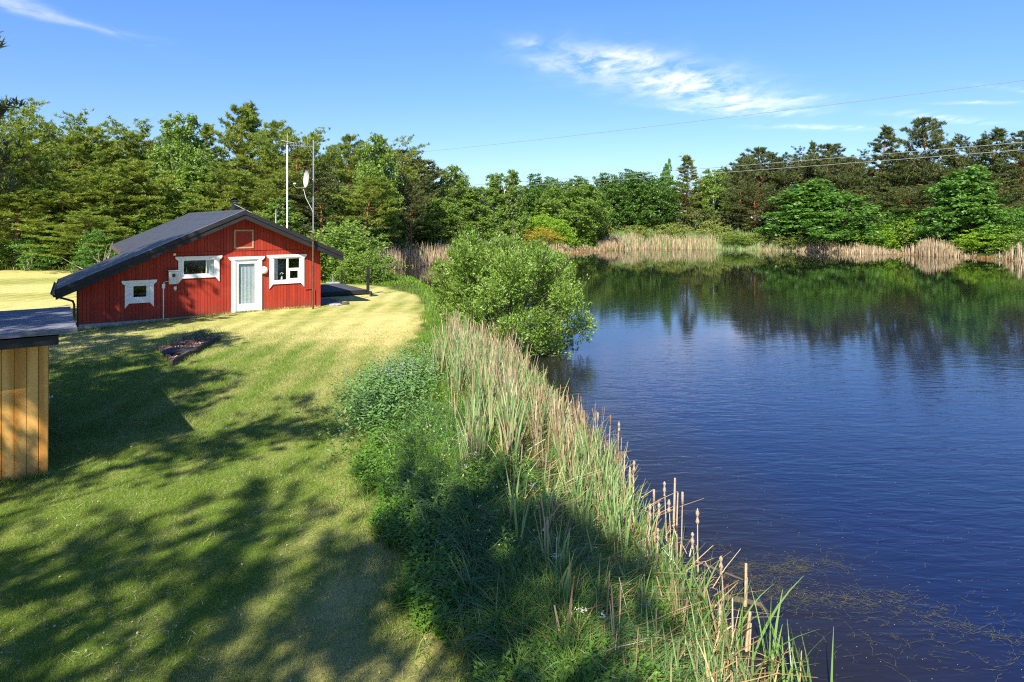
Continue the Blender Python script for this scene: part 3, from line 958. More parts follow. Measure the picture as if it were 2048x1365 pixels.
m_ = MB(); m_.box(-SW, -.03, .0, .06, -.05, 1.86); m_.box(-.09, -.03, .062, SD, -.05, 1.80); m_.box(-SW, -SW + .06, .062, SD, -.05, 1.80); m_.box(-SW + .062, -.092, SD - .06, SD, -.05, 1.78)
m_.build('wall', M['old_wood'], shed)
bw = .135
nbd = int((SW - .10) / bw)
for i in range(nbd):
    x1 = -.105 - i * bw
    MB().box(x1 - bw + .0018, x1 - .0018, -.024, -.001, .0, 1.86).build('wall_board', M['shed_wood'], shed, bevel=.004)
MB().box(-.10, -.0, -.034, -.001, .0, 1.86).build('corner_board', M['shed_wood'], shed, bevel=.004)
MB().box(-.028, .0, .001, .10, .0, 1.86).build('corner_board', M['white'], shed)
dd_ = MB().box(-.026, .008, .13, 1.0, .05, 1.82).build('door', M['shed_wood'], shed)
MB().tube([(.008, .20, 1.02), (.05, .20, 1.02), (.05, .31, 1.02)], .009, 6).build('door_handle', M['grey_metal'], dd_)
MB().box(.009, .016, .16, .24, .94, 1.10).build('latch_plate', M['grey_metal'], dd_)
rf = MB()
rf.add([(-SW - .4, -.45, shed_top(-.45) - .05), (.33, -.45, shed_top(-.45) - .05), (.33, SD + .3, shed_top(SD) - .11), (-SW - .4, SD + .3, shed_top(SD) - .11),
        (-SW - .4, -.45, shed_top(-.45)), (.33, -.45, shed_top(-.45)), (.33, SD + .3, shed_top(SD) - .05), (-SW - .4, SD + .3, shed_top(SD) - .05)],
       [(0, 3, 2, 1), (4, 5, 6, 7), (0, 1, 5, 4), (1, 2, 6, 5), (2, 3, 7, 6), (3, 0, 4, 7)])
ro = rf.build('roof', M['felt_light'], shed)
MB().box(-SW - .3, .12, -.40, -.30, 1.86, 1.985).build('roof_beam', M['black_wood'], shed)
for yy in (.9, 2.2):
    MB().box(-SW - .3, .12, yy, yy + .08, 1.86, 1.96).build('roof_beam', M['black_wood'], shed)
MB().box(-SW - .3, .10, -.29, -.05, 1.862, 1.90).build('soffit', M['black_wood'], shed)

# ------------------------------------------------------------------ well cover in a timber-edged bed
bp = {'f': (345, 733), 'r': (441, 680), 'l': (316, 699), 'b': (404, 667)}


def gd(px, py, h=0):
    z = F * (HC - h) / (py - HY); return Vector(((px - 1024) / F * z, z, h))


B = {k_: gd(*v_) for k_, v_ in bp.items()}
bed = empty('gravel_bed', (B['f'].x, B['f'].y, 0), 0, 'small angular flower bed edged with old planks and filled with reddish chippings', 'flower bed')
O = B['f'].copy()


def plank(a, b, h0, h1, t, mat, name='edge_board'):
    a, b = a - O, b - O
    d_ = (b - a).normalized(); n_ = Vector((-d_.y, d_.x, 0)) * t
    m = MB(); m.prism_z([(a.x, a.y), (b.x, b.y), (b.x + n_.x, b.y + n_.y), (a.x + n_.x, a.y + n_.y)], h0, h1)
    return m.build(name, mat, bed)


plank(B['f'], B['r'], -.05, .15, .07, M['old_wood'])
plank(B['f'] + (B['l'] - B['f']) * .1, B['l'], -.05, .12, -.06, M['old_wood'])
plank(B['b'] + (B['l'] - B['b']) * .15, B['l'] + (B['b'] - B['l']) * .3, -.05, .08, .05, M['old_wood'])
mm = MB(); mm.prism_z([((v_ - O).x, (v_ - O).y) for v_ in (B['f'] + Vector((0, .1, 0)), B['r'] + Vector((-.1, .05, 0)), B['b'], B['l'] + Vector((.05, 0, 0)))], -.05, .055)
mm.build('soil', M['gravel'], bed)
# chippings as real little stones
r = np.random.default_rng(5)
V_, F_ = [], []
quad = [B['f'] - O, B['r'] - O, B['b'] - O, B['l'] - O]
for i in range(1500):
    a, b_ = r.uniform(.04, .96, 2)
    p = (quad[0] * (1 - a) + quad[1] * a) * (1 - b_) + (quad[3] * (1 - a) + quad[2] * a) * b_
    s = r.uniform(.012, .03)
    c0 = np.array([p.x, p.y, .06 + r.uniform(0, .02)])
    t = c0 + r.normal(0, s, (4, 3)); k_ = len(V_) * 4
    V_.append(t); F_ += [(k_, k_ + 1, k_ + 2), (k_, k_ + 2, k_ + 3), (k_, k_ + 3, k_ + 1), (k_ + 1, k_ + 3, k_ + 2)]
grm = leafmat('chipping', (.16, .06, .04), (.50, .30, .22), (.6, .55, .5), 0, .9)
o = link('chippings', np_mesh('chippings', np.concatenate(V_), F_, {'rnd': np.repeat(r.random(1500), 4)}, grm), bed)
tag(o, kind='stuff')
wcv = empty('well_cover', gd(359, 703, .1), 0, 'round dark well cover lying in the reddish gravel bed', 'manhole cover')
MB().lathe([(.35, -.1), (.35, .0)], 28).build('well_ring', M['concrete'], wcv)
MB().lathe([(.41, .002), (.42, .03), (.39, .05), (.02, .07)], 32).build('lid', plain('dark_lid', (.03, .03, .03), .7, .3), wcv, smooth=False)
MB().tube([(-.07, 0, .065), (-.05, 0, .10), (.05, 0, .10), (.07, 0, .065)], .009, 6).build('handle', M['rust_metal'], wcv)

# ------------------------------------------------------------------ power lines
def wire(p0, p1, sag, label, rad=.02):
    pts = []
    p0, p1 = Vector(p0), Vector(p1)
    for i in range(41):
        t = i / 40
        q = p0.lerp(p1, t); q.z -= sag * 4 * t * (1 - t)
        pts.append(q)
    tag(MB().tube(pts, rad, 5).build('power_line', M['wire']), label, 'power line', 'overhead wires crossing the pond')


def at(px, py, y): return Vector(((px - 1024) / F * y, y, HC + (HY - py) * y / F))


def wire_px(a, b, ya, yb, sag, label, rad):
    p, q = at(*a, ya), at(*b, yb)
    d_ = q - p
    wire(p - d_ * .25, q + d_ * .10, sag, label, rad)


wire_px((2048, 154), (822, 305), 28, 58, .25, 'topmost thin overhead wire crossing the sky alone above the pond', .012)
wire_px((2048, 281), (1000, 366), 50, 96, .25, 'middle overhead wire, upper one of the pair before the right-hand pines', .027)
wire_px((2048, 296), (1000, 374), 50, 96, .25, 'lowest overhead wire, lower one of the pair before the right-hand pines', .027)

# ------------------------------------------------------------------ vegetation: prototypes
bark_pine = Mat('pine_bark')
c_ = bark_pine.coord(scale=(1, 1, .35)); nb_ = bark_pine.noise(14, 6, c_, .7)
sz = bark_pine.N('ShaderNodeSeparateXYZ'); bark_pine.l.new(bark_pine.coord(), sz.inputs[0])
bc = bark_pine.mix(bark_pine.rng(nb_, .35, .65), (.05, .032, .022), (.16, .11, .08))
bc2 = bark_pine.mix(bark_pine.rng(nb_, .35, .65), (.17, .065, .03), (.34, .15, .07))
bark_pine = bark_pine.done(bark_pine.bsdf(bark_pine.mix(bark_pine.rng(sz.outputs[2], 3, 7), bc, bc2), .9, .2, 0, bark_pine.bump(nb_, .6, .03)))
bark_birch = plain('birch_bark', (.55, .53, .48), .8, .45, 9, stretch=(1, 1, 3))
bark_dark = plain('dark_bark', (.085, .065, .05), .9, .4, 10, bump=.5, stretch=(1, 1, .4))
bark_shrub = plain('shrub_bark', (.13, .105, .075), .9, .3, 10)

LM = {
    'pine': leafmat('pine_needles', (.10, .175, .026), (.33, .39, .06), (.44, .36, .09), .40, .5, .35, .30, .86),
    'pine_dark': leafmat('dark_pine_needles', (.042, .075, .024), (.17, .19, .05), (.26, .19, .07), .28, .5, .35, .30, .86),
    'spruce': leafmat('spruce_needles', (.06, .10, .02), (.25, .27, .05), (.3, .25, .07), .3, .5, .3, .3),
    'oak': leafmat('oak_leaves', (.050, .115, .016), (.11, .22, .030), None, .38, .45, .4, .25),
    'birch': leafmat('birch_leaves', (.11, .20, .025), (.27, .39, .07), None, .42, .45, .4, .3),
    'aspen': leafmat('aspen_leaves', (.07, .18, .03), (.18, .35, .06), None, .42, .42, .45, .3),
    'lime': leafmat('bright_leaves', (.14, .27, .02), (.32, .50, .04), None, .42, .45, .4, .3),
    'willow': leafmat('willow_leaves', (.10, .20, .022), (.30, .44, .08), (.42, .50, .24), .42, .38, .5, .0, .9),
    'gold': leafmat('golden_leaves', (.26, .26, .02), (.60, .34, .04), (.24, .36, .03), .3, .5, .3, .2),
    'heath': leafmat('heath_leaves', (.11, .18, .03), (.32, .35, .08), (.42, .28, .11), .3, .6, .3, .4),
    'elder': leafmat('elder_leaves', (.07, .15, .02), (.20, .32, .05), (.80, .80, .72), .3, .5, .3, .1, .80),
}


def unit(v): return v / np.maximum(np.linalg.norm(v, axis=-1, keepdims=True), 1e-9)


def leaf_quads(c, size, rng, width=.5, up=.25, dirs=None):
    """c (N,3) -> rhombic leaves, 4 verts each; returns V, F"""
    n = len(c)
    d = unit(rng.normal(0, 1, (n, 3))) if dirs is None else unit(dirs + rng.normal(0, .5, (n, 3)))
    nr = unit(rng.normal(0, 1, (n, 3)) + np.array([0, 0, up * 4]))
    s = unit(np.cross(d, nr))
    nr = np.cross(s, d)
    L = (size * rng.uniform(.7, 1.3, n))[:, None]
    a = c - d * L * .5
    b = c + s * L * width * .5 + nr * L * .06
    t = c + d * L * .5
    e = c - s * L * width * .5 + nr * L * .06
    V = np.stack([a, b, t, e], 1).reshape(-1, 3)
    Fq = np.arange(4 * n).reshape(n, 4)
    return V, Fq


def needles(c, dirs, size, rng, k=14, width=.16, spread=.9):
    """c (N,3) tuft centres with a growing direction -> k thin triangles each"""
    n = len(c)
    C = np.repeat(c, k, 0); D = np.repeat(dirs, k, 0)
    d = unit(D + rng.normal(0, spread, (n * k, 3)))
    s = unit(np.cross(d, rng.normal(0, 1, (n * k, 3))))
    L = (size * rng.uniform(.6, 1.25, n * k))[:, None]
    C = C + rng.normal(0, size * .18, (n * k, 3))
    V = np.stack([C - s * L * width, C + s * L * width, C + d * L], 1).reshape(-1, 3)
    return V, np.arange(3 * n * k).reshape(-1, 3)


def curve_pts(p0, d, L, n, bend, rng, wander=.08):
    """points of a limb starting at p0, heading d, bending by vector bend"""
    pts = [np.array(p0, float)]
    d = np.array(d, float)
    for i in range(n):
        d = d + np.array(bend) / n + rng.normal(0, wander, 3)
        d = d / np.linalg.norm(d)
        pts.append(pts[-1] + d * L / n)
    return pts


def make_pine(seed, H=12., R=2.8, base=.30, flat=.0, leaf='pine', nl=62, lean=0., gap=.0, tuft=.25, kn=13, shape='round'):
    rng = np.random.default_rng(seed)
    tk = MB(); tcen = []; tdir = []; trnd = []
    trunk = [np.array([0, 0, -.2])]
    dx, dy = rng.normal(0, .02, 2)
    for i in range(9):
        t = (i + 1) / 9
        trunk.append(np.array([dx * H * t + lean * t * t * H * .3 + rng.normal(0, .05), dy * H * t + rng.normal(0, .05), H * .985 * t]))
    tk.tube([tuple(p) for p in trunk], [.024 * H * .55 * (1 - .86 * i / 9) for i in range(10)], 8)

    def trunk_at(z):
        t = np.clip(z / (H * .985) * 9, 0, 8.999); i = int(t)
        return trunk[i] * (1 - (t - i)) + trunk[i + 1] * (t - i)
    for i in range(nl):
        t = (i + rng.uniform(0, 1)) / nl
        zt = base + (1 - base) * t ** .9
        if rng.random() < gap: continue
        if shape == 'round':
            prof = (math.sin(PI * min(1, .22 + .78 * t)) ** .6) * (1 - .35 * t) + .12
        elif shape == 'cone':
            prof = (1 - t) * .95 + .10
        elif shape == 'umbrella':
            prof = .45 + .55 * t if t < .8 else 1.1 * (1 - t) / .2 * .8 + .25
        else:
            prof = .55 + .5 * math.sin(PI * t * .9)
        L = R * prof * rng.uniform(.6, 1.2)
        a = i * 2.4 + rng.uniform(-.5, .5)
        rise = .05 + .55 * t + rng.normal(0, .12)
        if shape == 'cone': rise = -.12 + .6 * t
        p0 = trunk_at(zt * H)
        bend = (0, 0, .35 if shape != 'cone' else .22)
        pts = curve_pts(p0, (math.cos(a), math.sin(a), rise), L, 5, bend, rng)
        rad = .012 * H * (.35 + .5 * (1 - t)) * .35 * min(1, L / R + .3)
        tk.tube([tuple(p) for p in pts], [rad * (1 - .8 * j / 5) for j in range(6)], 4, cap=False)
        nsub = max(3, int(5.5 * L / R + 2))
        lr = rng.random()
        for s in range(nsub):
            u = .30 + .70 * (s + rng.random()) / nsub
            j = min(int(u * 5), 4); fr2 = u * 5 - j
            q = pts[j] * (1 - fr2) + pts[j + 1] * fr2
            ld = unit(pts[j + 1] - pts[j])
            side = np.cross(ld, [0, 0, 1]); side = side / (np.linalg.norm(side) + 1e-6)
            sg = 1 if s % 2 else -1
            sd_ = unit(ld * rng.uniform(.4, 1.1) + side * sg * rng.uniform(.3, 1.1) + np.array([0, 0, rng.uniform(-.05, .45)]))
            sl = L * rng.uniform(.22, .42) * (1.15 - .5 * u)
            nt = 4 + int(sl / .35)
            for w_ in range(nt):
                x = (w_ + 1) / nt
                tcen.append(q + sd_ * sl * x + rng.normal(0, .05 + .10 * sl, 3) * np.array([1, 1, .45]))
                tdir.append(sd_ * .5 + np.array([0, 0, .75])); trnd.append(.45 * lr + .25 * rng.random())
        for w_ in range(3):
            tcen.append(pts[-1] + rng.normal(0, .12, 3)); tdir.append(unit(pts[-1] - pts[-2]) + np.array([0, 0, .5])); trnd.append(.45 * lr + .25 * rng.random())
    top = trunk_at(H * .98)
    for w_ in range(14):
        tcen.append(top + np.array([rng.normal(0, .12), rng.normal(0, .12), -rng.uniform(0, .9)])); tdir.append(np.array([0, 0, 1.])); trnd.append(rng.random() * .6)
    tcen = np.array(tcen); tdir = np.array(tdir); trnd = np.array(trnd)
    V, Fc = needles(tcen, tdir, tuft * H / 12 * 1.0, rng, kn, .115, .75)
    rn = np.repeat(np.clip(np.repeat(trnd, kn) + rng.uniform(-.1, .35, len(trnd) * kn), 0, 1), 3)
    return tk, V, Fc, rn, LM[leaf], bark_pine, H, R


def make_broad(seed, H=9., R=2.6, base=.18, leaf='oak', nlobe=16, nleaf=9000, size=.16, bark=None, droop=0., flat=1., shape='round', trunks=1, width=.6, fill=.35):
    rng = np.random.default_rng(seed)
    tk = MB(); cen = []; rnd = []; dirs = []
    zb = base * H
    lob = []
    for i in range(nlobe):
        t = (i + rng.random()) / nlobe
        zz = zb + (H - zb) * (.10 + .86 * t)
        if shape == 'round': pr = math.sin(PI * min(.97, .14 + .80 * t)) ** .7
        elif shape == 'cone': pr = (1 - t) ** .75 * .95 + .12
        elif shape == 'dome': pr = math.sqrt(max(0, 1 - t ** 2.4)) * .92 + .08
        else: pr = .75 * math.sin(PI * min(.97, .25 + .7 * t)) + .2
        a = i * 2.399 + rng.uniform(-.4, .4); rr = R * pr * rng.uniform(.45, .80)
        lr = R * (.34 + .16 * rng.random()) * (.65 + .35 * pr)
        lob.append((np.array([math.cos(a) * rr, math.sin(a) * rr, zz - lr * .25]), lr, rng.random()))
    for k in range(trunks):
        a = rng.uniform(0, 6.28); off = .0 if trunks == 1 else R * .12
        tp = curve_pts((off * math.cos(a), off * math.sin(a), -.2), (math.cos(a) * (.25 if trunks > 1 else .02), math.sin(a) * (.25 if trunks > 1 else .02), 1), H * .86, 7, (0, 0, .1), rng, .05)
        r0 = .016 * H if trunks == 1 else .007 * H
        tk.tube([tuple(p) for p in tp], [r0 * (1 - .85 * i / 7) for i in range(8)], 7, cap=False)
        for i, (c, lr, q) in enumerate(lob):
            if i % trunks != k: continue
            zt = max(.05, c[2] - lr * .9 - np.hypot(c[0], c[1]) * .5)
            j = int(np.clip(zt / (H * .86) * 7, 0, 6)); p0 = tp[j]
            mid = (p0 + c) / 2 + np.array([0, 0, -.08 * H * .3])
            rb = r0 * (.42 if trunks == 1 else .6) * (1 - .5 * zt / H)
            tk.tube([tuple(p0), tuple(mid), tuple(c), tuple(c + (c - mid) * .5)], [rb, rb * .7, rb * .4, rb * .1], 5, cap=False)
            for z_ in range(3):
                e_ = c + unit(rng.normal(0, 1, 3) + np.array([0, 0, .4])) * lr * .9
                tk.tube([tuple(c), tuple((c + e_) / 2 + rng.normal(0, .05, 3)), tuple(e_)], [rb * .35, rb * .25, rb * .06], 3, cap=False)
    wts = np.array([l[1] ** 2 for l in lob]); wts /= wts.sum()
    per = (wts * nleaf).astype(int)
    for (c, lr, q), n in zip(lob, per):
        ncl = max(6, n // 22)
        d = unit(rng.normal(0, 1, (ncl, 3)) + np.array([0, 0, .35]))
        rad = lr * np.where(rng.random(ncl) < fill, rng.uniform(.2, .8, ncl), rng.uniform(.8, 1.12, ncl))
        cc_ = c + d * rad[:, None] * np.array([1, 1, flat])
        if droop:
            cc_[:, 2] -= droop * np.abs(rng.normal(0, 1, ncl)) * lr
        m = 22
        pts = np.repeat(cc_, m, 0) + rng.normal(0, lr * .13, (ncl * m, 3)) * np.array([1, 1, .75 + droop * 1.6])
        cen.append(pts)
        rnd.append(np.clip(.35 * q + .3 * np.repeat(rng.random(ncl), m) + .4 * rng.random(ncl * m), 0, 1))
    cen = np.concatenate(cen); rnd = np.concatenate(rnd)
    ok = cen[:, 2] > .02
    cen, rnd = cen[ok], rnd[ok]
    V, Fc = leaf_quads(cen, size, rng, width)
    return tk, V, Fc, np.repeat(rnd, 4), LM[leaf], bark or bark_dark, H, R


PROTO = {}


def proto(key, data):
    tk, V, Fc, rn, lm, bk, H, R = data
    t = MB.build(tk, 'trunk', bk, None, smooth=True)
    tm = t.data
    bpy.data.objects.remove(t)
    cm = np_mesh('crown', V, Fc, {'rnd': rn}, lm)
    PROTO[key] = (tm, cm, H, float(np.percentile(np.hypot(V[:, 0], V[:, 1]), 93)), float(V[:, 2].max()))


proto('pine_a', make_pine(1, 12, 3.0, .22, nl=66))
proto('pine_b', make_pine(2, 12, 2.6, .30, nl=58, lean=.25))
proto('pine_c', make_pine(3, 12, 3.3, .38, nl=54, shape='wide', gap=.12))
proto('pine_d', make_pine(4, 12, 2.4, .12, nl=70, shape='cone'))
proto('pine_open', make_pine(5, 12, 3.4, .30, nl=40, shape='wide', gap=.25, tuft=.22))
proto('dpine_a', make_pine(6, 12, 2.9, .22, nl=64, leaf='pine_dark'))
proto('dpine_b', make_pine(7, 12, 2.6, .20, nl=60, leaf='pine_dark', lean=.3, shape='cone'))
proto('dpine_c', make_pine(8, 12, 3.2, .30, nl=60, leaf='pine_dark', shape='wide', gap=.1))
proto('spruce', make_pine(9, 12, 2.8, .08, nl=84, leaf='spruce', shape='cone'))
proto('oak_a', make_broad(20, 9, 3.2, .10, 'oak', 24, 17000, .24))
proto('oak_b', make_broad(21, 9, 3.0, .12, 'oak', 20, 16000, .24))
proto('birch_a', make_broad(22, 10, 2.3, .15, 'birch', 26, 19000, .19, bark_birch, droop=.30, shape='oval', fill=.5))
proto('birch_b', make_broad(23, 10, 2.0, .10, 'birch', 26, 17000, .19, bark_birch, droop=.25, shape='cone', fill=.5))
proto('aspen_a', make_broad(24, 8, 2.2, .04, 'aspen', 24, 16000, .20, shape='cone', fill=.45))
proto('aspen_b', make_broad(25, 7, 2.6, .02, 'aspen', 24, 16000, .18, shape='dome', trunks=3))
proto('shrub_a', make_broad(26, 3, 2.0, .0, 'birch', 24, 15000, .12, bark_shrub, shape='dome', trunks=4))
proto('shrub_b', make_broad(27, 3, 1.9, .0, 'lime', 22, 13000, .12, bark_shrub, shape='dome', trunks=4))
proto('shrub_gold', make_broad(28, 3, 1.5, .0, 'gold', 14, 4500, .09, bark_shrub, shape='dome', trunks=3))
proto('shrub_heath', make_broad(29, 2, 2.0, .0, 'heath', 24, 9000, .11, bark_shrub, shape='dome', trunks=5))
proto('shrub_elder', make_broad(30, 3, 2.0, .0, 'elder', 20, 9000, .13, bark_shrub, shape='dome', trunks=4))
proto('young_pine', make_pine(31, 5, 2.0, .02, nl=60, leaf='pine_dark', shape='round', tuft=.40, kn=12))

KIND = {'pine': 'pine_tree', 'dpine': 'pine_tree', 'spruce': 'spruce_tree', 'oak': 'oak_tree', 'birch': 'birch_tree', 'aspen': 'aspen_tree', 'shrub': 'shrub', 'young': 'young_pine'}
CAT = {'pine': 'pine tree', 'dpine': 'pine tree', 'spruce': 'spruce', 'oak': 'oak tree', 'birch': 'birch tree', 'aspen': 'aspen tree', 'shrub': 'shrub', 'young': 'pine tree'}
R_T = random.Random(3)


def plant(key, x, y, h, w=None, label=None, group=None, rz=None):
    tm, cm, H, R, top = PROTO[key]
    kd = key.split('_')[0]
    z0 = gz(x, y)
    e = empty(KIND[kd], (x, y, z0), R_T.uniform(0, 6.28) if rz is None else rz, label, CAT[kd], group)
    sz_ = h / top; sw = (w / 2 / R) if w else sz_
    for nm, dm in (('trunk', tm), ('crown', cm)):
        o = bpy.data.objects.new(nm, dm); COL.objects.link(o); o.parent = e; o.scale = (sw, sw, sz_)
    return e


def tree_px(key, px, ytop, y, wpx=None, label=None, group=None, rz=None):
    x = (px - 1024) / F * y
    z0 = gz(x, y)
    top = HC + (HY - ytop) * y / F
    return plant(key, x, y, top - z0, wpx * y / F if wpx else None, label, group, rz)


GL, GC, GRR, GS = 'trees of the wood behind the lawn', 'trees behind the middle of the far shore', 'trees of the wood on the right shore', 'shrubs round the pond'
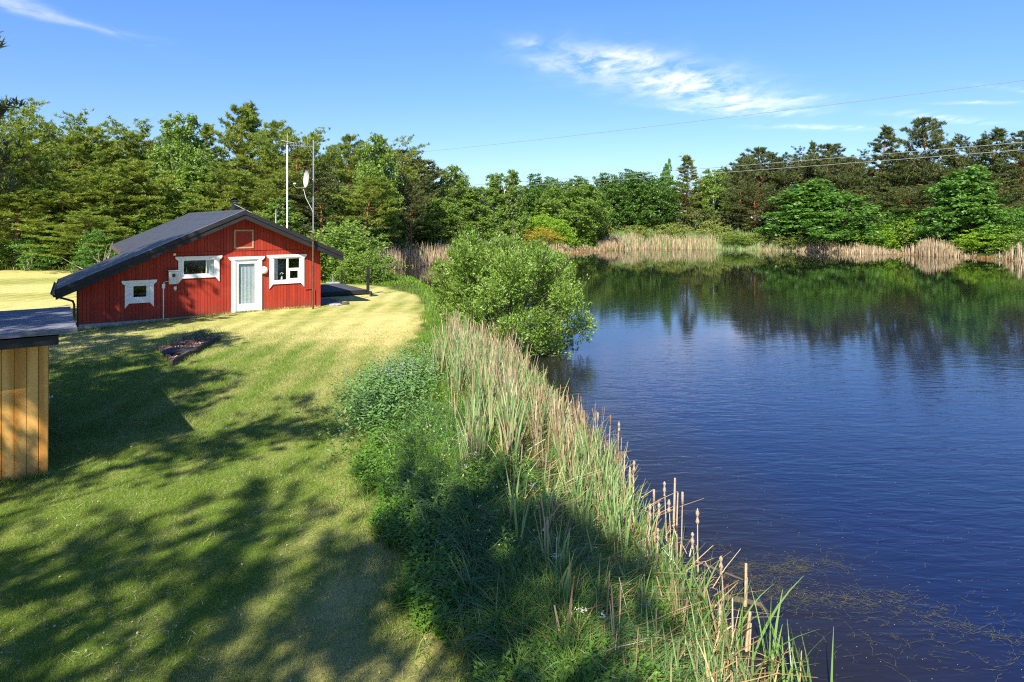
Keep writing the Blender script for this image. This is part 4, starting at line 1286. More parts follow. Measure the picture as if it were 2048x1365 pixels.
# (prototype, px, top row, distance, width px, label, group)
TREES = [
    # wood on the left
    ('pine_c', -50, 176, 44, 190, 'gaunt open pine cut by the left picture edge, its branches highest there', GL),
    ('pine_a', 62, 262, 50, 150, 'bushy pine just right of the gaunt edge pine', GL),
    ('pine_c', 112, 216, 58, 170, 'pine with a narrow leader poking up near the left edge', GL),
    ('pine_a', 150, 268, 55, 140, 'round olive pine behind the left end of the lawn', GL),
    ('pine_b', 208, 252, 57, 130, 'pine leaning right above the far left roof corner', GL),
    ('pine_a', 268, 262, 60, 130, 'pine filling the tree line left of the first birch', GL),
    ('pine_c', 292, 236, 63, 140, 'pine with broad dark top left of the tall birch', GL),
    ('birch_a', 362, 221, 57, 105, 'tall birch with pale forked trunk among the pines', GL),
    ('pine_d', 415, 245, 66, 100, 'thin pine between the birch and the twin-topped pines', GL),
    ('pine_b', 468, 204, 61, 110, 'left one of the twin tall pines above the cottage ridge', GL),
    ('pine_d', 506, 201, 64, 110, 'right one of the twin tall pines above the cottage ridge', GL),
    ('pine_a', 556, 238, 60, 120, 'dense pine behind the top of the white pole', GL),
    ('pine_c', 606, 242, 58, 140, 'broad pine directly behind the comb aerial', GL),
    ('pine_a', 700, 266, 60, 120, 'pine between the dish pole and the dark spreading pine', GL),
    ('birch_a', 752, 266, 57, 85, 'light green leafy tree squeezed between two pines', GL),
    ('pine_open', 792, 262, 62, 130, 'dark spreading pine at the right end of the left wood', GL),
    ('dpine_c', 820, 340, 60, 100, 'low dark pine under the spreading one at the wood end', GL),
    ('pine_a', 30, 350, 46, 190, 'low full pine in the front row at the left picture edge', GL),
    ('pine_c', 130, 340, 47, 190, 'middle-height pine in the front row left of the cottage roof', GL),
    ('pine_a', 215, 330, 49, 170, 'full yellow-green pine above the lean-to roof', GL),
    ('pine_b', 300, 320, 51, 150, 'front-row pine before the trunk of the birch', GL),
    ('birch_b', 395, 330, 53, 110, 'slender lower birch behind the left roof slope', GL),
    ('pine_a', 450, 320, 52, 140, 'front-row pine behind the black chimney', GL),
    ('pine_c', 530, 330, 53, 150, 'pine with rusty trunk showing between the two poles', GL),
    ('dpine_a', 650, 340, 54, 150, 'dark pine right of the satellite dish', GL),
    ('pine_b', 725, 350, 53, 120, 'low pine above the round bushes right of the cottage', GL),
    ('pine_a', 165, 420, 44, 150, 'short dense pine rising from the lawn edge behind the lean-to', GL),
    ('pine_a', -60, 300, 50, 170, 'pine beyond the left picture edge', GL),
    ('aspen_b', 95, 445, 46, 90, 'bright leafy bush under the pines left of the cottage', GL),
    ('aspen_b', 195, 455, 43, 80, 'bright leafy bush touching the lean-to roof corner', GL),
    ('shrub_b', 300, 425, 50, 110, 'bright green bush behind the left roof slope', GL),
    ('shrub_a', 20, 470, 47, 110, 'low bush in front of the wood at the left picture edge', GL),
    ('shrub_a', 250, 470, 46, 90, 'olive bush behind the lower left roof edge', GL),
    ('birch_b', 560, 395, 47, 90, 'small leafy tree at the foot of the white pole', GL),
    ('aspen_b', 700, 365, 57, 130, 'leafy tree behind the round willow right of the dish pole', GL),
    ('shrub_a', 690, 438, 40, 175, 'wide round light-green bush behind the right roof slope', GS),
    ('shrub_a', 728, 500, 37, 100, 'low round bush beyond the black deck post', GS),
    ('shrub_a', 640, 480, 38, 70, 'bush seen under the right eave of the cottage', GS),
    ('aspen_b', 770, 410, 63, 90, 'leafy bush between the round bush and the dark young pine', GS),
    ('young_pine', 820, 430, 67, 85, 'dark bushy young pine above the bright grass of the inlet', GS),
    ('shrub_elder', 880, 455, 71, 70, 'bush with white blossom left of the big willow bush', GS),
    ('shrub_b', 905, 442, 75, 80, 'yellow-green bush behind the white-flowering one', GS),
    # middle
    ('birch_a', 905, 328, 74, 75, 'airy birch with a pointed top standing left of the gap in the trees', GC),
    ('birch_b', 862, 378, 70, 60, 'low pale tree beside the end of the left wood', GC),
    ('birch_a', 880, 392, 66, 90, 'bushy pale tree behind the white-flowering bush', GC),
    ('birch_b', 945, 372, 72, 80, 'light tree just right of the airy birch', GC),
    ('birch_b', 990, 345, 82, 60, 'left one of two feathery birches behind the big willow bush', GC),
    ('birch_b', 1024, 338, 82, 55, 'right one of two feathery birches behind the big willow bush', GC),
    ('oak_a', 1082, 345, 94, 95, 'dark round oak right of the two feathery birches', GC),
    ('birch_a', 1120, 368, 88, 90, 'pale birch in front of the dark oaks, left one', GC),
    ('birch_a', 1170, 366, 88, 90, 'pale birch in front of the dark oaks, right one', GC),
    ('oak_b', 1155, 350, 100, 85, 'oak crown showing above the two pale birches', GC),
    ('oak_a', 1215, 345, 98, 85, 'dark oak right of the pale birches', GC),
    ('oak_b', 1258, 336, 100, 90, 'tallest dark oak in the middle of the far shore', GC),
    ('oak_a', 1305, 342, 98, 90, 'dark oak left of the narrow spire tree', GC),
    ('aspen_a', 1333, 316, 102, 34, 'narrow spire-like tree standing above the oaks', GC),
    ('spruce', 1376, 308, 100, 90, 'yellowish spruce with a sharp top on the far shore', GC),
    ('birch_a', 1428, 336, 100, 70, 'pale birch between the spruce and the right-hand pines', GC),
    ('young_pine', 1035, 435, 84, 70, 'dark low pine behind the right shoulder of the big willow bush', GS),
    ('shrub_b', 1085, 424, 84, 85, 'yellow-green bush, left one behind the far reeds', GS),
    ('shrub_b', 1115, 432, 83, 70, 'bright bush on the grass left of the orange one', GS),
    ('shrub_gold', 1078, 452, 79, 80, 'orange-yellow blossoming bush beside the big willow bush', GS),
    ('shrub_b', 1165, 436, 88, 50, 'small round yellow-green tree right of the orange bush', GS),
    # wood on the right
    ('dpine_a', 1480, 325, 98, 70, 'first dark pine at the left end of the right-hand wood', GRR),
    ('dpine_a', 1530, 292, 100, 110, 'flat-topped dark pine in the left part of the right-hand wood', GRR),
    ('dpine_c', 1580, 294, 98, 100, 'dark pine second from the flat-topped one', GRR),
    ('dpine_b', 1612, 280, 98, 60, 'thin pine with a knob-like top in the right-hand wood', GRR),
    ('dpine_a', 1655, 284, 95, 110, 'dark pine left of the first tall right-hand pine', GRR),
    ('dpine_c', 1700, 300, 92, 100, 'shoulder pine beside the first tall right-hand pine', GRR),
    ('dpine_b', 1752, 250, 90, 105, 'first tall pine of the right-hand wood, with a tapering tiered top', GRR),
    ('dpine_a', 1800, 308, 90, 90, 'pine in the dip between the two tall right-hand pines', GRR),
    ('dpine_a', 1862, 230, 88, 135, 'tallest broad pine of the right-hand wood', GRR),
    ('dpine_c', 1925, 260, 86, 110, 'pine right of the tallest broad one', GRR),
    ('dpine_b', 1975, 254, 84, 110, 'pointed pine near the right picture edge', GRR),
    ('dpine_a', 2040, 258, 80, 120, 'pine at the right picture edge', GRR),
    ('dpine_a', 2100, 265, 78, 130, 'pine just beyond the right picture edge', GRR),
    ('dpine_c', 1510, 360, 92, 100, 'brownish lower pine in front at the left end of the right wood', GRR),
    ('dpine_a', 1725, 370, 84, 110, 'lower pine between the aspen thicket and the tall pine', GRR),
    ('dpine_c', 1830, 360, 82, 120, 'lower pine below the tallest one', GRR),
    ('dpine_a', 1990, 345, 76, 150, 'brown-green lower pine near the right picture edge', GRR),
    ('dpine_c', 1575, 380, 92, 90, 'low dark pine behind the aspen thicket', GRR),
    ('aspen_a', 1620, 358, 86, 145, 'blue-green young aspen, left one of the thicket', GRR),
    ('aspen_b', 1672, 372, 84, 155, 'blue-green young aspen, right one of the thicket', GRR),
    ('aspen_a', 1932, 330, 75, 135, 'tall fresh green aspen standing out before the dark pines', GRR),
    ('aspen_b', 1795, 405, 83, 100, 'low aspen bush between thicket and tall aspen', GRR),
    ('aspen_b', 2040, 410, 70, 90, 'leafy bush at the right picture edge', GRR),
    ('aspen_b', 1590, 430, 90, 80, 'leafy bush at the left foot of the aspen thicket', GS),
    ('shrub_b', 1740, 440, 82, 90, 'light green waterside bush right of the aspen thicket', GS),
    ('shrub_b', 1825, 425, 81, 100, 'bright bush in the middle of the right shore', GS),
    ('shrub_b', 1880, 440, 79, 90, 'bright bush left of the tall aspen', GS),
    ('shrub_a', 1690, 455, 84, 90, 'olive bush at the water right below the aspen thicket', GS),
    ('shrub_b', 1985, 450, 71, 120, 'bright rounded bush hanging over the water near the right edge', GS),
    ('shrub_a', 1940, 430, 76, 90, 'bush at the foot of the tall aspen', GS),
    ('shrub_a', 2060, 455, 67, 90, 'bush at the water by the right picture edge', GS),
    ('shrub_a', 1480, 470, 90, 70, 'small bush where the far reeds end on the right', GS),
]
for k_, px, yt, dist, w_, lab, grp in TREES:
    tree_px(k_, px, yt, dist, w_ * 1.12, lab, grp)
# low heath bushes behind the far reeds
spots = ['leftmost low heath bush behind the far reeds', 'second low heath bush from the left behind the reeds', 'low heath bush under the first dark oak', 'olive heath bush under the middle oaks',
         'reddish heath bush below the narrow spire tree', 'heath bush below the left side of the spruce', 'heath bush below the right side of the spruce', 'heath bush below the pale far birch',
         'heath bush under the first dark pine', 'heath bush below the flat-topped pine', 'rightmost heath bush before the aspen thicket']
for i, lab in enumerate(spots):
    tree_px('shrub_heath', 1195 + i * 38, 439 + (i % 3) * 5, 95 + (i % 2) * 3, 84, lab, 'low bushes on the far shore')
spots2 = ['low olive bush near the water below the spruce', 'low olive bush at the water under the pale far birch', 'low bush at the water under the flat-topped pine', 'low bush at the water left of the aspen thicket']
for i, lab in enumerate(spots2):
    tree_px('shrub_heath', 1465 + i * 42, 462 + (i % 2) * 4, 92 - i * 2.2, 75, lab, 'low bushes on the far shore')

# the mass of wood behind the first rows: nobody could count these
def wood_mass(name, rows, label):
    Vs, Fs, rs = [], [], []
    n0 = 0
    rg = np.random.default_rng(77)
    for (key, x, y, h, w) in rows:
        tm, cm, H, R, top = PROTO[key]
        n = len(cm.vertices); V = np.empty(n * 3, np.float32); cm.vertices.foreach_get('co', V); V = V.reshape(-1, 3)
        k = len(cm.polygons[0].vertices)
        Fc = np.arange(n).reshape(-1, k)
        sel = rg.random(len(Fc)) < .24
        Fc = Fc[sel]
        a = rg.uniform(0, 6.28); c, s = math.cos(a), math.sin(a)
        V = V[Fc.ravel()]
        cen_ = V.reshape(-1, k, 3).mean(1, keepdims=True)
        V = (cen_ + (V.reshape(-1, k, 3) - cen_) * 2.1).reshape(-1, 3)
        V = np.stack([(V[:, 0] * c - V[:, 1] * s) * w / 2 / R + x, (V[:, 0] * s + V[:, 1] * c) * w / 2 / R + y, V[:, 2] * h / top + gz(x, y)], 1)
        Vs.append(V); rs.append(np.repeat(rg.random(len(Fc)), k)); Fs.append(np.arange(len(V)).reshape(-1, k) + n0); n0 += len(V)
    me = np_mesh(name, np.concatenate(Vs), np.concatenate(Fs), {'rnd': np.concatenate(rs)}, LM['pine_dark'])
    o = link(name, me)
    tag(o, label, 'wood', kind='stuff')


rows = []
rr_ = random.Random(9)
for px in range(-80, 850, 58):
    y = rr_.uniform(68, 78); rows.append(('dpine_a', (px - 1024) / F * y, y, HC + (HY - rr_.uniform(290, 325)) * y / F, 8))
wood_mass('distant_wood', rows, 'dark mass of more pines deep in the left-hand wood')
rows = []
for px in range(1450, 2140, 52):
    y = rr_.uniform(102, 112); rows.append(('dpine_a', (px - 1024) / F * y, y, HC + (HY - rr_.uniform(315, 345)) * y / F, 10))
for px in range(850, 1450, 60):
    y = rr_.uniform(112, 122); rows.append(('dpine_c', (px - 1024) / F * y, y, HC + (HY - rr_.uniform(378, 392)) * y / F, 11))
wood_mass('distant_wood', rows, 'dark mass of more trees deep in the wood across the pond')

rows = []
for px in range(1400, 2140, 30):
    y = (98 if px < 1600 else 90 if px < 1800 else 82) + rr_.uniform(-2, 2); rows.append(('shrub_a', (px - 1024) / F * y, y, rr_.uniform(3, 5.5), 7))
wood_mass('undergrowth', rows, 'dark undergrowth below the pines of the right-hand wood')
rows = []
for px in range(-60, 760, 34):
    y = rr_.uniform(54, 60); rows.append(('shrub_a', (px - 1024) / F * y, y, rr_.uniform(2, 3.8), 4.5))
wood_mass('undergrowth', rows, 'dark undergrowth below the pines of the left-hand wood')

# trees behind and beside the viewer, whose shade falls on the lawn
SHADE = [('pine_c', -19.2, 12.6, 14.5, 8.0, 'tall pine outside the left of the view, shading the lean-to'),
         ('dpine_a', -15.6, 15.8, 12.0, 5.4, 'dense pine outside the left of the view, shading the cottage wall'),
         ('dpine_a', -11.2, 4.4, 11.5, 5.6, 'dense pine left of the viewer behind the shed'),
         ('pine_a', -13.5, 8.0, 12.5, 6.0, 'pine behind the shed, shading the lawn before the cottage'),
         ('pine_open', -9.3, .6, 12.5, 7.0, 'open pine left of the viewer, dappling the lower lawn'),
         ('pine_open', -6.4, -6.0, 15.0, 6.5, 'pine behind the viewer, shading the middle of the lawn'),
         ('pine_a', -3.8, -5.0, 13.5, 5.0, 'pine behind the viewer, shading the bank'),
         ('pine_open', -10.0, -6.5, 13.5, 6.5, 'open pine far behind the viewer on the left')]
for k_, x, y, h, w_, lab in SHADE:
    plant(k_, x, y, h, w_, lab, 'trees outside the view')

# ------------------------------------------------------------------ big willow bush in the water's edge
rng = np.random.default_rng(40)
wb = empty('willow_bush', (-.25, 20.6, gz(-.25, 20.6)), 0, 'big round light-green willow bush leaning over the water beside the lawn', 'bush')
tk = MB(); cen = []; rnd = []; dr_ = []
lob = []
for i in range(46):
    t = (i + rng.random()) / 46
    a = i * 2.399 + rng.uniform(-.3, .3)
    zz = -.25 + 3.75 * t
    pr = math.sqrt(max(0.02, 1 - ((zz - 1.1) / 2.55) ** 2))
    rr2 = 2.35 * pr * (rng.uniform(.45, 1.10))
    cx_ = math.cos(a) * rr2 + .22 * (1.6 - zz) * .6
    lob.append((np.array([cx_, math.sin(a) * rr2, zz]), rng.uniform(.34, .66) * (.8 + .25 * pr), rng.random()))
for c, lr, q in lob:
    b0 = np.array([rng.normal(0, .25), rng.normal(0, .25), -.15])
    mid = b0 * .5 + c * .5 + np.array([0, 0, .15])
    tk.tube([tuple(b0), tuple(mid), tuple(c), tuple(c + (c - mid) * .6)], [.035, .024, .014, .004], 5, cap=False)
    for z_ in range(5):
        e_ = c + unit(rng.normal(0, 1, 3) + unit(c) * .8 + np.array([0, 0, .35])) * lr * rng.uniform(.9, 1.25)
        tk.tube([tuple(c), tuple((c + e_) / 2 + rng.normal(0, .05, 3)), tuple(e_)], [.009, .006, .002], 3, cap=False)
    n = int(2000 * (lr / .55) ** 2)
    ncl = n // 13
    d = unit(rng.normal(0, 1, (ncl, 3)) + np.array([0, 0, .25]))
    rad = lr * np.where(rng.random(ncl) < .25, rng.uniform(.3, .8, ncl), rng.uniform(.8, 1.15, ncl))
    cc_ = c + d * rad[:, None]
    pts = np.repeat(cc_, 13, 0) + np.repeat(unit(d + np.array([0, 0, .6])), 13, 0) * rng.uniform(-.10, .14, (ncl * 13, 1)) + rng.normal(0, .035, (ncl * 13, 3))
    cen.append(pts); rnd.append(np.clip(.25 * q + .3 * np.repeat(rng.random(ncl), 13) + .45 * rng.random(ncl * 13), 0, 1))
    dr_.append(np.repeat(unit(d + np.array([0, 0, .6])), 13, 0))
# long whips on the water side
for k in range(26):
    a = rng.uniform(-1.1, .9); z0 = rng.uniform(.1, 2.0)
    p0 = np.array([math.cos(a) * 1.7, math.sin(a) * 1.7, z0])
    L = rng.uniform(.8, 1.5)
    pts = curve_pts(p0, (math.cos(a), math.sin(a), rng.uniform(.1, .6)), L, 5, (0, 0, .15), rng, .08)
    tk.tube([tuple(p) for p in pts], [.008, .007, .006, .005, .004, .002], 3, cap=False)
    for j in range(1, 6):
        m = 9; seg = pts[j] + rng.normal(0, .07, (m, 3)); cen.append(seg); rnd.append(rng.random(m)); dr_.append(np.tile(unit(pts[j] - pts[j - 1]) + np.array([0, 0, .5]), (m, 1)))
for k in range(110):
    d0 = unit(rng.normal(0, 1, 3) + np.array([0, 0, .55])); d0[2] = abs(d0[2]) * .9 + .05
    p0 = np.array([0, 0, .6]) + d0 * np.array([1.9, 1.9, 2.3])
    pts = curve_pts(p0, d0 + np.array([0, 0, .35]), rng.uniform(.45, .95), 4, (0, 0, .2), rng, .08)
    tk.tube([tuple(p) for p in pts], [.007, .006, .005, .004, .002], 3, cap=False)
    q_ = rng.random()
    for j in range(1, 5):
        m = 12; cen.append(pts[j] + rng.normal(0, .06, (m, 3))); rnd.append(np.clip(.5 * q_ + .5 * rng.random(m), 0, 1)); dr_.append(np.tile(unit(pts[j] - pts[j - 1]) + np.array([0, 0, .5]), (m, 1)))
for k in range(46):
    a = rng.uniform(0, 6.28); p0 = np.array([math.cos(a) * rng.uniform(.4, 1.3), math.sin(a) * rng.uniform(.4, 1.3), rng.uniform(0, 1.6)])
    pts = curve_pts(p0, (math.cos(a), math.sin(a), .9), rng.uniform(1.2, 2.0), 5, (0, 0, .1), rng, .1)
    tk.tube([tuple(p) for p in pts], [.014, .012, .009, .007, .005, .003], 4, cap=False)
cen = np.concatenate(cen); rnd = np.concatenate(rnd); dr_ = np.concatenate(dr_)
ok = cen[:, 2] > WATER_Z - gz(-.25, 20.6) + .04
V, Fc = leaf_quads(cen[ok], .088, rng, .46, .15, dr_[ok])
link('foliage', np_mesh('foliage', V, Fc, {'rnd': np.repeat(rnd[ok], 4)}, LM['willow']), wb)
tk.build('branches', bark_shrub, wb, smooth=True)

# ------------------------------------------------------------------ blades, reeds, herbs
def blades(base, h, w, az, lean, bend, segs, rng, tip=.0, droop=0.):
    """base (N,3); ribbons with segs quads. lean = sideways offset at tip / h"""
    n = len(base)
    L = segs + 1
    t = np.linspace(0, 1, L)[None, :]
    ld = np.stack([np.cos(az), np.sin(az)], 1)
    faz = rng.uniform(0, 2 * PI, n)
    sd_ = np.stack([np.cos(faz), np.sin(faz)], 1)
    hor = (lean[:, None] * t + bend[:, None] * t ** 2.2) * h[:, None]
    cx = base[:, 0:1] + ld[:, 0:1] * hor
    cy = base[:, 1:2] + ld[:, 1:2] * hor
    cz = base[:, 2:3] + h[:, None] * (t - droop * np.abs(bend)[:, None] * t ** 3)
    ww = w[:, None] * .5 * (1 - (1 - tip) * t ** 2.0) * (.75 + .25 * np.minimum(1, t * 4))
    A = np.stack([cx - sd_[:, 0:1] * ww, cy - sd_[:, 1:2] * ww, cz], 2)
    Bq = np.stack([cx + sd_[:, 0:1] * ww, cy + sd_[:, 1:2] * ww, cz], 2)
    V = np.stack([A, Bq], 2).reshape(n * L * 2, 3)
    i0 = (np.arange(n) * L * 2)[:, None] + (np.arange(segs) * 2)[None, :]
    Fc = np.stack([i0, i0 + 1, i0 + 3, i0 + 2], 2).reshape(-1, 4)
    return V, Fc, L * 2


def ribbon_stuff(name, base, h, w, lean, bend, segs, rng, mat, label, cat='grass', tip=.0, az=None, rnd=None, droop=0., extra=None, tri=False):
    n = len(base)
    az = rng.uniform(0, 2 * PI, n) if az is None else az
    V, Fc, per = blades(base, h, w, az, lean, bend, segs, rng, tip, droop)
    if tri:
        V = V.reshape(n, 4, 3)[:, :3].reshape(-1, 3); Fc = np.arange(3 * n).reshape(n, 3); per = 3
    rn = np.repeat(rng.random(n) if rnd is None else rnd, per)
    at_ = {'rnd': rn}
    if extra:
        for k_, v_ in extra.items(): at_[k_] = np.repeat(v_, per)
    o = link(name, np_mesh(name, V, Fc, at_, mat))
    tag(o, label, cat, kind='stuff')
    return o


lawn_leaf = Mat('lawn_blade')
dryb = lawn_leaf.attr('dry'); rb_ = lawn_leaf.attr('rnd')
ddb = lawn_leaf.math('ADD', dryb, lawn_leaf.rng(rb_, 0, 1, -.45, .40), clamp=True)
cb_ = lawn_leaf.mix(ddb, (.17, .28, .03), (.66, .57, .24))
rv_ = lawn_leaf.math('FRACT', lawn_leaf.math('MULTIPLY', rb_, 17.3))
cb_ = lawn_leaf.mix(lawn_leaf.rng(rv_, 0, 1, .55, 0), cb_, (.03, .045, .01))
cb_ = lawn_leaf.mix(lawn_leaf.rng(rv_, .86, 1, 0, .5), cb_, (.62, .58, .36))
pb_ = lawn_leaf.bsdf(cb_, .6, .3)
tb_ = lawn_leaf.N('ShaderNodeBsdfTranslucent'); lawn_leaf.l.new(cb_, tb_.inputs[0])
mb_ = lawn_leaf.N('ShaderNodeMixShader'); mb_.inputs[0].default_value = .25; lawn_leaf.l.new(pb_, mb_.inputs[1]); lawn_leaf.l.new(tb_.outputs[0], mb_.inputs[2])
lawn_leaf = lawn_leaf.done(mb_.outputs[0])
LM['grass'] = leafmat('fresh_grass', (.075, .17, .015), (.20, .36, .03), (.42, .36, .16), .35, .45, .4, 0, .93)
LM['bluegrass'] = leafmat('bluish_tall_grass', (.05, .13, .025), (.15, .26, .07), (.40, .36, .22), .3, .45, .4, 0, .93)
LM['reed'] = leafmat('cattail_leaves', (.12, .22, .07), (.32, .44, .17), (.55, .46, .22), .3, .4, .45, 0, .90)
LM['straw'] = leafmat('dead_reed', (.22, .15, .08), (.52, .41, .26), (.64, .56, .43), .15, .7, .2, 0, .85)
LM['herb'] = leafmat('herb_leaves', (.06, .16, .018), (.18, .34, .04), None, .4, .5, .35, 0)
LM['white_flower'] = leafmat('white_flower', (.6, .6, .5), (.8, .8, .72), None, .1, .7, .2, 0)
LM['blue_flower'] = leafmat('mauve_flower', (.28, .22, .34), (.48, .42, .55), None, .1, .7, .2, 0)

rng = np.random.default_rng(50)
# lawn blades near the viewer, thinning with distance
n = 430000
y = 4.0 + 18.0 * rng.random(n) ** 1.55
x = -.82 * y + (lawn_edge(y) + .35 + .82 * y) * rng.random(n)
sx = (x - sp.x) * SU.x + (y - sp.y) * SU.y; sy = (x - sp.x) * SN.x + (y - sp.y) * SN.y
ok = ~((sx < 0) & (sy > 0) & (sy < SD) & (sx > -SW)) & (rng.random(n) < .25 + .9 * lawnness(x, y)) & (rng.random(n) < (22 - y) / 7)
x, y = x[ok], y[ok]
base = np.stack([x, y, gh(x, y) - .004], 1)
k = np.clip(y / 8, .7, 2.4)
hh = rng.uniform(.02, .065, len(x)) * np.clip(k, .9, 1.5) * (1 + .5 * np.clip(wob(x, y, 3.2, 77), -.6, 1))
ribbon_stuff('lawn_grass', base, hh, rng.uniform(.003, .0055, len(x)) * k, rng.uniform(0, 1.3, len(x)), rng.uniform(0, .5, len(x)), 1, rng, lawn_leaf,
             'short mown patchy grass covering the lawn', tip=.0, tri=True, extra={'dry': dryness(x, y)})


def strip(n, y0, y1, u0, u1, rng, pw=1.0, below=True):
    """random points between lawn edge (u=0) and shoreline (u=1)"""
    y = y0 + (y1 - y0) * rng.random(n) ** pw
    u = u0 + (u1 - u0) * rng.random(n) ** (1.0 if u0 > .05 else .85)
    u = u + (u0 < .05) * .12 * wob(np.zeros(n), y, 2.2, 91)
    x = lawn_edge(y) + (shore_x(y) - lawn_edge(y)) * u
    return x, y, u


def pts3(x, y): return np.stack([x, y, gh(x, y) - .01], 1)


# tall green grass on the bank
x, y, u = strip(46000, 3.4, 22, -.03, .92, rng, 1.35)
dens = .45 + .55 * (wob(x, y, 1.6, 21) > -.3)
ok = rng.random(len(x)) < dens; x, y, u = x[ok], y[ok], u[ok]
hh = (.16 + .34 * np.clip(u * 3, 0, 1) * rng.uniform(.5, 1.1, len(x))) * (1 + .35 * wob(x, y, 2.1, 22))
ribbon_stuff('bank_grass', pts3(x, y), np.clip(hh, .08, .75), rng.uniform(.005, .011, len(x)) * np.clip(y / 9, .8, 1.6), rng.uniform(0, .35, len(x)), rng.uniform(.1, .9, len(x)), 3, rng, LM['grass'],
             'tall lush green grass on the bank between lawn and reeds', droop=.35)
# bluish arching grass in the near bank
x, y, u = strip(19000, 3.4, 11.5, .10, .95, rng, 1.2)
cx_ = np.round(x * 2.2) / 2.2; cy_ = np.round(y * 2.2) / 2.2
x = x * .45 + (cx_ + .1 * np.sin(cy_ * 9)) * .55; y = y * .45 + cy_ * .55
ribbon_stuff('arching_grass', pts3(x, y), rng.uniform(.30, .62, len(x)), rng.uniform(.009, .017, len(x)), rng.uniform(0, .25, len(x)), rng.uniform(.5, 1.5, len(x)), 4, rng, LM['bluegrass'],
             'bluish green arching tufts of grass in the shade of the near bank', droop=.42)
# far bank grass beyond the bush, inlet and behind
x, y, u = strip(16000, 22, 45, -.05, .95, rng)
ribbon_stuff('bank_grass', pts3(x, y), rng.uniform(.12, .42, len(x)) * np.interp(y, [26, 34], [1, .28]), rng.uniform(.012, .022, len(x)), rng.uniform(0, .3, len(x)), rng.uniform(.1, .6, len(x)), 2, rng, LM['grass'],
             'fresh green grass on the bank beyond the willow bush')
n = 42000
x = rng.uniform(-26, -2, n); y = rng.uniform(35, 68, n); dS = sdf(x, y)
ok = (dS > .2) & ((x > -16) | (y > 47)) & (x > -.83 * y) & ~((x < lawn_edge(y)) & (y < 47)); x, y = x[ok], y[ok]
LM['meadow'] = leafmat('bright_meadow', (.10, .22, .01), (.20, .38, .02), (.4, .36, .12), .35, .5, .3, 0, .95)
ribbon_stuff('meadow_grass', pts3(x, y), rng.uniform(.3, .75, len(x)) * np.interp(y, [48, 60], [.28, 1.0]), rng.uniform(.03, .06, len(x)), rng.uniform(0, .3, len(x)), rng.uniform(.1, .6, len(x)), 2, rng, LM['meadow'],
             'bright green meadow grass round the inlet')
n = 14000
x = rng.uniform(-46, -18, n); y = rng.uniform(42, 52, n); ok = (y > 44.5 + .1 * (x + 46) * .3); x, y = x[ok], y[ok]
ribbon_stuff('rough_grass', pts3(x, y), rng.uniform(.15, .5, len(x)), rng.uniform(.02, .05, len(x)), rng.uniform(0, .3, len(x)), rng.uniform(.1, .6, len(x)), 2, rng,
             leafmat('rough_grass_leaf', (.10, .16, .03), (.28, .30, .09), (.45, .38, .2), .3, .5, .3, 0, .8), 'rough uncut grass before the wood on the left')

x, y, u = strip(9000, 3.6, 14, -.30, .10, rng, 1.2)
ok = rng.random(len(x)) < np.clip(.35 + .5 * wob(x, y, 2.6, 61) + (u + .25), 0, 1); x, y, u = x[ok], y[ok], u[ok]
ribbon_stuff('bank_grass', pts3(x, y), rng.uniform(.06, .28, len(x)) * np.clip(.5 + (u + .3) * 2, .4, 1.2), rng.uniform(.005, .010, len(x)), rng.uniform(0, .5, len(x)), rng.uniform(.2, 1.0, len(x)), 2, rng, LM['grass'],
             'ragged longer grass where the lawn meets the bank', droop=.3)
# dead clippings and thatch lying on the lawn
n = 16000
y = 4.1 + 13 * rng.random(n) ** 1.5; x = -.82 * y + (lawn_edge(y) + .1 + .82 * y) * rng.random(n)
sx = (x - sp.x) * SU.x + (y - sp.y) * SU.y; sy = (x - sp.x) * SN.x + (y - sp.y) * SN.y
ok = ~((sx < 0) & (sy > 0)) & (rng.random(n) < .35 + .6 * wob(x, y, 2.0, 62)); x, y = x[ok], y[ok]
b_ = pts3(x, y); b_[:, 2] += .02
ribbon_stuff('grass_clippings', b_, rng.uniform(.008, .02, len(x)), rng.uniform(.003, .007, len(x)), rng.uniform(1.5, 5, len(x)), rng.uniform(-2, 2, len(x)), 2, rng,
             leafmat('clipping', (.30, .24, .12), (.62, .55, .34), None, .15, .8, .1, 0), 'pale dead grass clippings lying on the lawn', tip=.5)
n = 420
y = 4.3 + 9 * rng.random(n) ** 1.3; x = -.82 * y + (lawn_edge(y) - .1 + .82 * y) * rng.random(n)
b_ = pts3(x, y); b_[:, 2] += .035
V, Fc = leaf_quads(b_, .022, rng, .8, 1.2)
tag(link('fallen_leaves', np_mesh('fallen_leaves', V, Fc, {'rnd': rng.random(len(V))}, leafmat('fallen_leaf', (.30, .22, .12), (.62, .56, .42), None, .1, .7, .2, 0))), 'few small dead leaves scattered on the lawn', 'leaves', kind='stuff')
# leafy herbs: nettles and umbellifers on the near bank
def herbs(name, x, y, h, leafn, size, mat, label, cat, rng, stemmat=None):
    n = len(x)
    b = pts3(x, y)
    cen, dirs, rn = [], [], []
    for k in range(leafn):
        t = (k + 1) / leafn
        a = rng.uniform(0, 2 * PI, n)
        d = np.stack([np.cos(a), np.sin(a), rng.uniform(-.1, .5, n)], 1)
        cen.append(b + np.stack([np.cos(a) * size * .6, np.sin(a) * size * .6, h * t], 1)); dirs.append(d); rn.append(.3 + .7 * rng.random(n) * t)
    cen = np.concatenate(cen); dirs = np.concatenate(dirs); rn = np.concatenate(rn)
    V, Fc = leaf_quads(cen, size, rng, .45, .8, dirs * 2)
    o = link(name, np_mesh(name, V, Fc, {'rnd': np.repeat(rn, 4)}, mat))
    tag(o, label, cat, kind='stuff')


